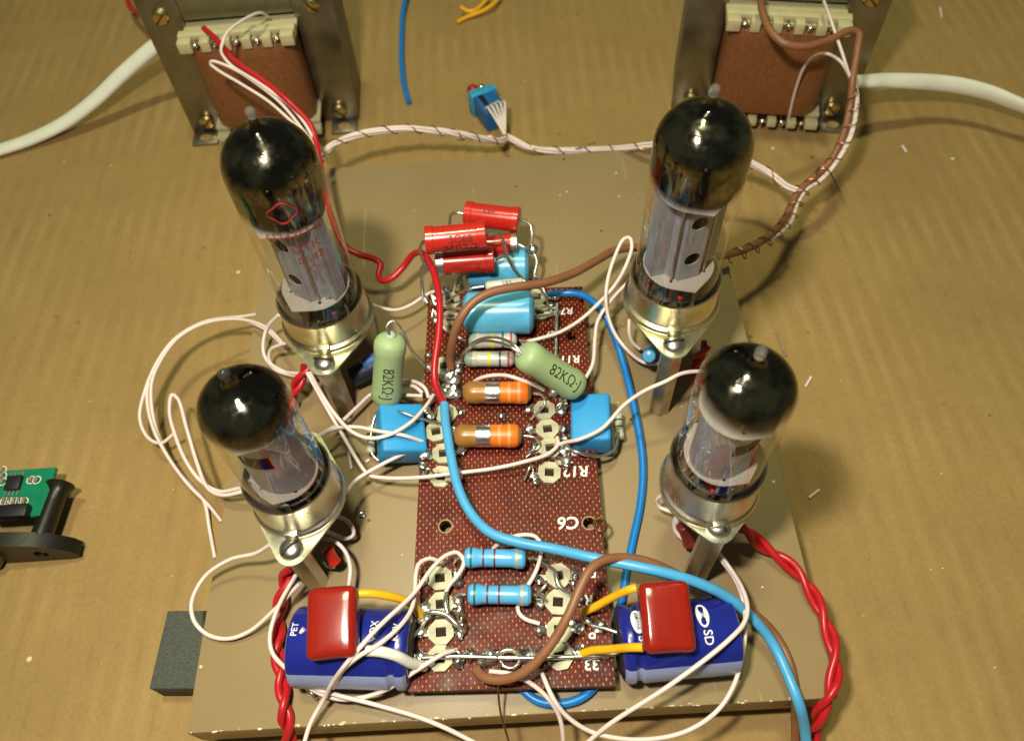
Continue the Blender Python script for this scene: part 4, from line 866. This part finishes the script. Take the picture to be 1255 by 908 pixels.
flatcable([(1049, 100, 2.35), (1062, 100, 2.3), (1085, 99, 2.1), (1120, 100, 1.9), (1150, 102, 1.7), (1180, 106, 1.6), (1215, 115, 1.5), (1245, 127, 1.4), (1290, 145, 1.2)], 2.2, 'white twisted flat cable leaving the transformer with brown wire')
W('thin_copper_wire', COPPER, .025, [(614, 812, 2.85), (612, 830, 2.9), (611, 850, 2.7), (614, 875, 2.3), (620, 895, 2.0), (626, 915, 1.8)], 'hair thin copper wire hanging off the panel front')
W('thin_copper_wire', COPPER, .015, [(800, 240, 3.0), (796, 262, 2.6), (793, 285, 2.2), (794, 300, 2.0)], 'hair thin dark wire strand beside the windowed tall tube')

# ------------------------------------------------------------------ transformers
TSTEEL = mat('dark_core_steel', (.30, .28, .22), .4, 1, .14, 120, .08, 600, rvar=.07)
LAMIN = mat('core_laminations', (.20, .19, .16), .5, .7, .3, 900, .2)
TAPE = mat('copper_brown_paper', '80522e', .42, 0, .12, 260, .15, 500)
BOBB = mat('cream_bobbin', 'c4ba90', .5, 0, .07, 300, .1)
TN = NT(TAPE); tco = TN.n('TexCoord').outputs['Object']; tmp = TN.n('Mapping'); tmp.inputs['Scale'].default_value = (1, 1, .4); TN.l(tco, tmp.inputs[0])
tst = TN.noise(tmp.outputs[0], 1500, 3); tb2 = TN.n('Bump', i_Strength=.25, i_Distance=.0003); TN.l(tst, tb2.inputs['Height']); TN.l(tb2.outputs[0], TN.b.inputs['Normal'])
TN.l(TN.mix(TN.rng(tst, .35, .65, 0, 1), lin('784a2c'), lin('8c5a34')), TN.b.inputs['Base Color'])
def transformer(pl, pr, label, leads):
    pl = np.array(pl, float); pr = np.array(pr, float); X = nrm(pr-pl); Wd = np.linalg.norm(pr-pl); Y = np.array([-X[1], X[0], 0]); U = np.array([0, 0, 1.])
    c = (pl+pr)/2; t = empty('transformer', c)
    def L(a, b, z): return c+X*a+Y*b+U*z
    cw = 1.42; H = 6.05; dp = 2.4
    # core: lamination stack behind the bracket plates
    for s in (-1, 1):
        rbox('core_column', L(s*(Wd/2-cw/2), dp/2+.12, H/2+.05), (cw-.06, dp, H-.1), LAMIN, t, X=X, bev=.02, seg=1)
        rbox('bracket_plate', L(s*(Wd/2-cw/2), .05, H/2+.02), (cw, .12, H), TSTEEL, t, X=X, bev=.02)
        rbox('foot_tab', L(s*(Wd/2-cw/2+.12)-X*0, -.42, .07), (1.05, .9, .12), TSTEEL, t, X=X, bev=.03)
        q = L(s*(Wd/2-cw/2+.12), -.5, .132); mk('foot_hole', [q]+[q+np.array([.24*math.cos(k*.4189), .2*math.sin(k*.4189), 0]) for k in range(15)], [[0, k+1, (k+1) % 15+1] for k in range(15)], mat('cardboard_seen', '9c7c50', .7), t, smooth=False)
        for z in (.55, 5.15):
            sp = L(s*(Wd/2-.72), -.01, z); sc = mklathe('screw', [(0, .3), (.12, .3), (.2, .24), (.24, .1)], sp, -Y, BRASS, t, n=20)
            rbox('screw_slot', sp-Y*.235, (.46, .05, .05), DARKM, sc, X=nrm(X*.7*s+U*-.7), Z=Y, bev=0)
    rbox('core_yoke', L(0, dp/2+.12, H-.62), (Wd-2*cw-.01, dp, 1.2), LAMIN, t, X=X, bev=.02, seg=1)
    rbox('core_yoke', L(0, dp/2+.12, .55), (Wd-2*cw-.01, dp, .9), LAMIN, t, X=X, bev=.02, seg=1)
    rbox('yoke_plate', L(0, .06, H-.6), (Wd-2*cw-.02, .08, 1.15), TSTEEL, t, X=X, bev=.01, seg=1)
    # winding with rounded front, between the bobbin cheeks
    hw = (Wd-2*cw)/2-.06; Vv = []; prof = []
    for i in range(9): a = math.pi/2*i/8; prof.append((-hw+.85-.85*math.cos(a), -.55-.75*math.sin(a)))
    prof = [(-hw, 1.6)]+prof+[(-x, y) for x, y in prof[::-1]]+[(hw, 1.6)]
    zs = [1.02, 1.08, 2.0, 3.0, 4.0, 4.42, 4.48]; k = [.97, 1, 1.01, 1.015, 1.01, 1, .97]
    n = len(prof)
    for z, kk in zip(zs, k):
        Vv += [L(x, y*kk if y < 0 else y, z) for x, y in prof]
    Fc = [[r*n+i, r*n+i+1, (r+1)*n+i+1, (r+1)*n+i] for r in range(len(zs)-1) for i in range(n-1)]
    Fc += [list(range(n))[::-1], [(len(zs)-1)*n+i for i in range(n)]]
    mk('coil', Vv, Fc, TAPE, t, angle=50)
    for z, nm in ((4.58, 'top_cheek'), (.92, 'bottom_cheek')):
        rbox(nm, L(0, .0, z), (2*hw+.25, 2.1, .16), BOBB, t, X=X, bev=.03)
    # comb of terminal slots along both cheeks
    for z, yb in ((4.74, -1.12), (.66, -1.05)):
        nt_ = 6
        for i in range(nt_):
            f = (i-(nt_-1)/2)/((nt_-1)/2); big = i in (0, nt_-1)
            rbox('comb_tooth', L(f*(hw-.12), yb-.08, z-.04), (.48 if big else .34, .42, .42 if z > 2 else .30), BOBB, t, X=X, bev=.04)
            if i < nt_-1:
                f2 = f+1/(nt_-1); q = L(f2*(hw-.12), yb-.05, z-.02)
                wire('terminal', [q+Y*.25, q-Y*.05+U*.02, q-Y*.22-U*.05+X*random.uniform(-.08, .08)], .05, TIN if i % 2 else COPPER, t, n=6)
                blob('solder_joint', q-Y*.12+U*.03, .11, SOLDER, t, lump=.6)
        if z > 2: rbox('comb_bar', L(0, yb+.32, z+.06), (2*hw+.3, .34, .24), BOBB, t, X=X, bev=.04)
    tag(t, label, 'transformer', 'transformers'); return t
tl0, tl1 = P(238, 163, 0), P(441, 146, 0)
transformer((tl0[0], tl0[1], 0), (tl1[0], tl1[1], 0), 'steel framed transformer with red and white wires on its terminals', None)
tr0, tr1 = P(822, 133, 0), P(1037, 147, 0)
transformer((tr0[0], tr0[1], 0), (tr1[0], tr1[1], 0), 'steel framed transformer with a thick brown wire on its terminals', None)

# ------------------------------------------------------------------ little blue switch on the cardboard
q0, q1 = P(612, 150, .5), P(588, 118, .5)
d = nrm(q1-q0); sw = empty('toggle_switch', ((q0+q1)[0]/2, (q0+q1)[1]/2, 0)); side = np.cross(np.array([0, 0, 1.]), d)
SWB = mat('blue_switch_body', '1a5f9c', .4, 0, .2, 400, .15); SWL = mat('light_blue_switch', '2f9ac4', .4, 0, .15)
mid = (q0+q1)/2
rbox('body', mid-d*.05, (1.35, .92, .9), SWB, sw, X=d, bev=.06)
rbox('collar', mid+d*.62, (.42, 1.12, 1.0), SWL, sw, X=d, bev=.06)
rbox('face_plate', mid+d*.86, (.1, .9, .8), mat('black_plastic', '17171a', .45), sw, X=d, bev=.02)
rbox('side_strip', mid+side*.2-d*.1+np.array([0, 0, .46]), (.95, .2, .06), mat('black_plastic', '17171a', .45), sw, X=d, bev=.02)
blob('button', mid+d*.98+side*.25+np.array([0, 0, .32]), .25, mat('red_button', 'a01a1c', .4), sw, sc=(1, 1, 1), lump=.05)
blob('solder_joint', mid+d*.93-side*.12+np.array([0, 0, .38]), .14, SOLDER, sw)
for k in range(5):
    a = mid-d*.5+side*(-.36+.18*k)+np.array([0, 0, .5]); wire('tail', [a+d*random.uniform(.0, .3), a-d*.2+np.array([0, 0, .2]), P(619, 163+k, 1.05), P(619, 168, 1.0)], .05, WHITE, sw, n=6)
tag(sw, 'small blue switch with a red button on the cardboard', 'switch')

# ------------------------------------------------------------------ black module with a green board
BLK = mat('black_abs', '17150f', .38, 0, .12, 300, .08, 600)
xr = P(103, 684, 0)[0]; yf = P(60, 687, 0)[1]; xl = xr-4.6
mo = empty('sensor_module', (xr-2, yf+.3, 0))
out = [(xl, .02), (xr-.30, .02), (xr, .22), (xr-.12, .55), (xr-.55, .95), (xr-1.1, 1.16), (xr-1.9, 1.28), (xl, 1.30)]
bm = prismbm(out, 0, .42, [circle(xr-.95, .52, .2, 18)])
for v in bm.verts: v.co = Vector((v.co.x, yf+v.co.z, v.co.y))
mkbm('face_plate', bm, BLK, mo, angle=30)
mklathe('screw', [(.1, .18), (.3, .16)], (xr-.95, yf, .52), (0, 1, 0), SCREW, mo, n=16)
mklathe('lens', [(0, .5), (-.2, .45), (-.28, .3)], (xr-2.55, yf, .5), (0, 1, 0), mat('lens_gold', '5c5030', .3, .4), mo, n=24)
pe = P(62, 585, 1.15)
mklathe('post', [(0, .29), (1.0, .27), (pe[1]-yf-.75, .26), (pe[1]-yf-.62, .31), (pe[1]-yf-.5, .40), (pe[1]-yf-.46, .38)], (P(50, 640, 1.0)[0], yf+.4, .80), (.10, 1, .02), BLK, mo, n=28)
GPCB = mat('green_solder_mask', '0c7a58', .35, 0, .12, 300, .05)
g0 = P(-40, 572, 1.05); g1 = P(48, 577, 1.05); g2 = P(34, 628, 1.05)
gc = np.array([(g0[0]+g2[0])/2, (g1[1]+g2[1])/2-.02, 1.0]); gs = (g2[0]-g0[0]+.9, g1[1]-g2[1]+.2, .14)
rbox('green_board', gc, gs, GPCB, mo, X=(1, 0, 0), bev=.01, seg=1)
ZT = gc[2]+.07
cc = P(17, 592, ZT+.06); rbox('chip', (cc[0], cc[1], ZT+.07), (.42, .44, .14), mat('chip_black', '1a1a1c', .5), mo, bev=.02)
for s in (-1, 1):
    for k in range(4): rbox('chip_leg', (cc[0]-.17+.115*k, cc[1]+s*.29, ZT+.03), (.05, .16, .04), TIN, mo, bev=0)
for k in range(5):
    a = P(5+6.2*k, 614, ZT); rbox('smd_part', (a[0], a[1], ZT+.04), (.085, .2, .08), TIN if k % 2 else mat('smd_brown', '8a7a5a', .5), mo, bev=.015, seg=1)
    mkbm('silk_outline', prismbm(circle(a[0], a[1], .12, 14), ZT+.002, ZT+.004, [circle(a[0], a[1], .095, 14)]), INKW, mo)
for (u, v) in ((38, 588), (45, 588), (3, 576), (3, 583), (3, 590)):
    a = P(u, v, ZT); rbox('smd_part', (a[0], a[1], ZT+.04), (.1, .16, .08), mat('smd_brown', '8a7a5a', .5), mo, bev=.02, seg=1)
    mkbm('silk_outline', prismbm(circle(a[0], a[1], .13, 14), ZT+.002, ZT+.004, [circle(a[0], a[1], .105, 14)]), INKW, mo)
a = P(12, 628, ZT+.1); rbox('connector', (a[0], a[1], ZT+.12), (1.1, .4, .3), mat('black_plastic', '17171a', .45), mo, bev=.05)
tag(mo, 'black module with a small green board lying alone on the cardboard', 'module')

# ------------------------------------------------------------------ offcuts
def offcut(a, b, z, r, m, lab): tag(wire('wire_offcut', [P(*a, z), P(*b, z)], r, m), lab, 'offcut', 'wire offcuts')
for a, b, z, lab in (((987, 474), (994, 462), .06, 'white wire offcut on the cardboard beside the bright tipped tube'), ((991, 610), (1004, 600), .06, 'white wire offcut on the cardboard beside the edge of the panel'),
                     ((1106, 179), (1111, 187), .06, 'white wire offcut on the cardboard below the twisted flat cable'), ((1152, 10), (1154, 22), .06, 'white wire offcut on the cardboard past the twisted flat cable'),
                     ((427, 552), (431, 575), ZB+.04, 'long thin white wire offcut on the panel beside a short tube'), ((448, 566), (453, 563), ZB+.04, 'tiny white wire offcut on the panel near the box capacitor')):
    offcut(a, b, z, .045, WHITE, lab)
sb = P(443, 629, ZB+.06); tag(blob('solder_crumb', sb, .09, SOLDER, lump=.8), 'crumb of bright solder lying on the bare panel', 'solder')
tag(wire('plastic_scrap', px([(952, 408, .03), (957, 420, .04), (961, 431, .03), (963, 437, .03)]), .05, mat('grey_scrap', '8a8068', .6)), 'greyish scrap of stripped insulation on the cardboard behind a short tube', 'scrap')
crumbs = bmesh.new()
for i in range(60):                        # chipped paint along the front edge of the panel
    q = ex*random.uniform(-8.0, 6.85)+ey*(3.3676+abs(random.gauss(.02, .03))); sz = random.uniform(.012, .03)
    b2 = blobdata((q[0], q[1], ZB+.002), sz, (random.uniform(1, 3), random.uniform(.5, 1), .35), .6, 1)
    me = bpy.data.meshes.new('x'); b2.to_mesh(me); b2.free(); crumbs.from_mesh(me); bpy.data.meshes.remove(me)
for i in range(170):
    if i < 70: u, v, z = random.uniform(430, 950), random.uniform(230, 860), ZB
    else: u, v, z = random.uniform(0, 1255), random.uniform(0, 900), 0
    q = P(u, v, z)
    if z == 0 and -8.3 < q[0] < 7.3 and 3 < q[1] < 22.3: continue
    if z and (abs(q[0]) > 7 or -3.1 < q[0] < 2.6 and q[1] < 15.6): continue
    s = random.uniform(.010, .022); b2 = blobdata((q[0], q[1], z+s*.4), s, (random.uniform(.6, 2), random.uniform(.6, 1.4), .6), .5, 1)
    me = bpy.data.meshes.new('x'); b2.to_mesh(me); b2.free(); crumbs.from_mesh(me); bpy.data.meshes.remove(me)
o = mkbm('crumbs', crumbs, mat('pale_crumbs', 'dccfae', .6, 0, .3, 80), base=(0, 0, 0)); o['kind'] = 'stuff'
tag(o, 'tiny pale shavings scattered over panel and cardboard', 'shavings')
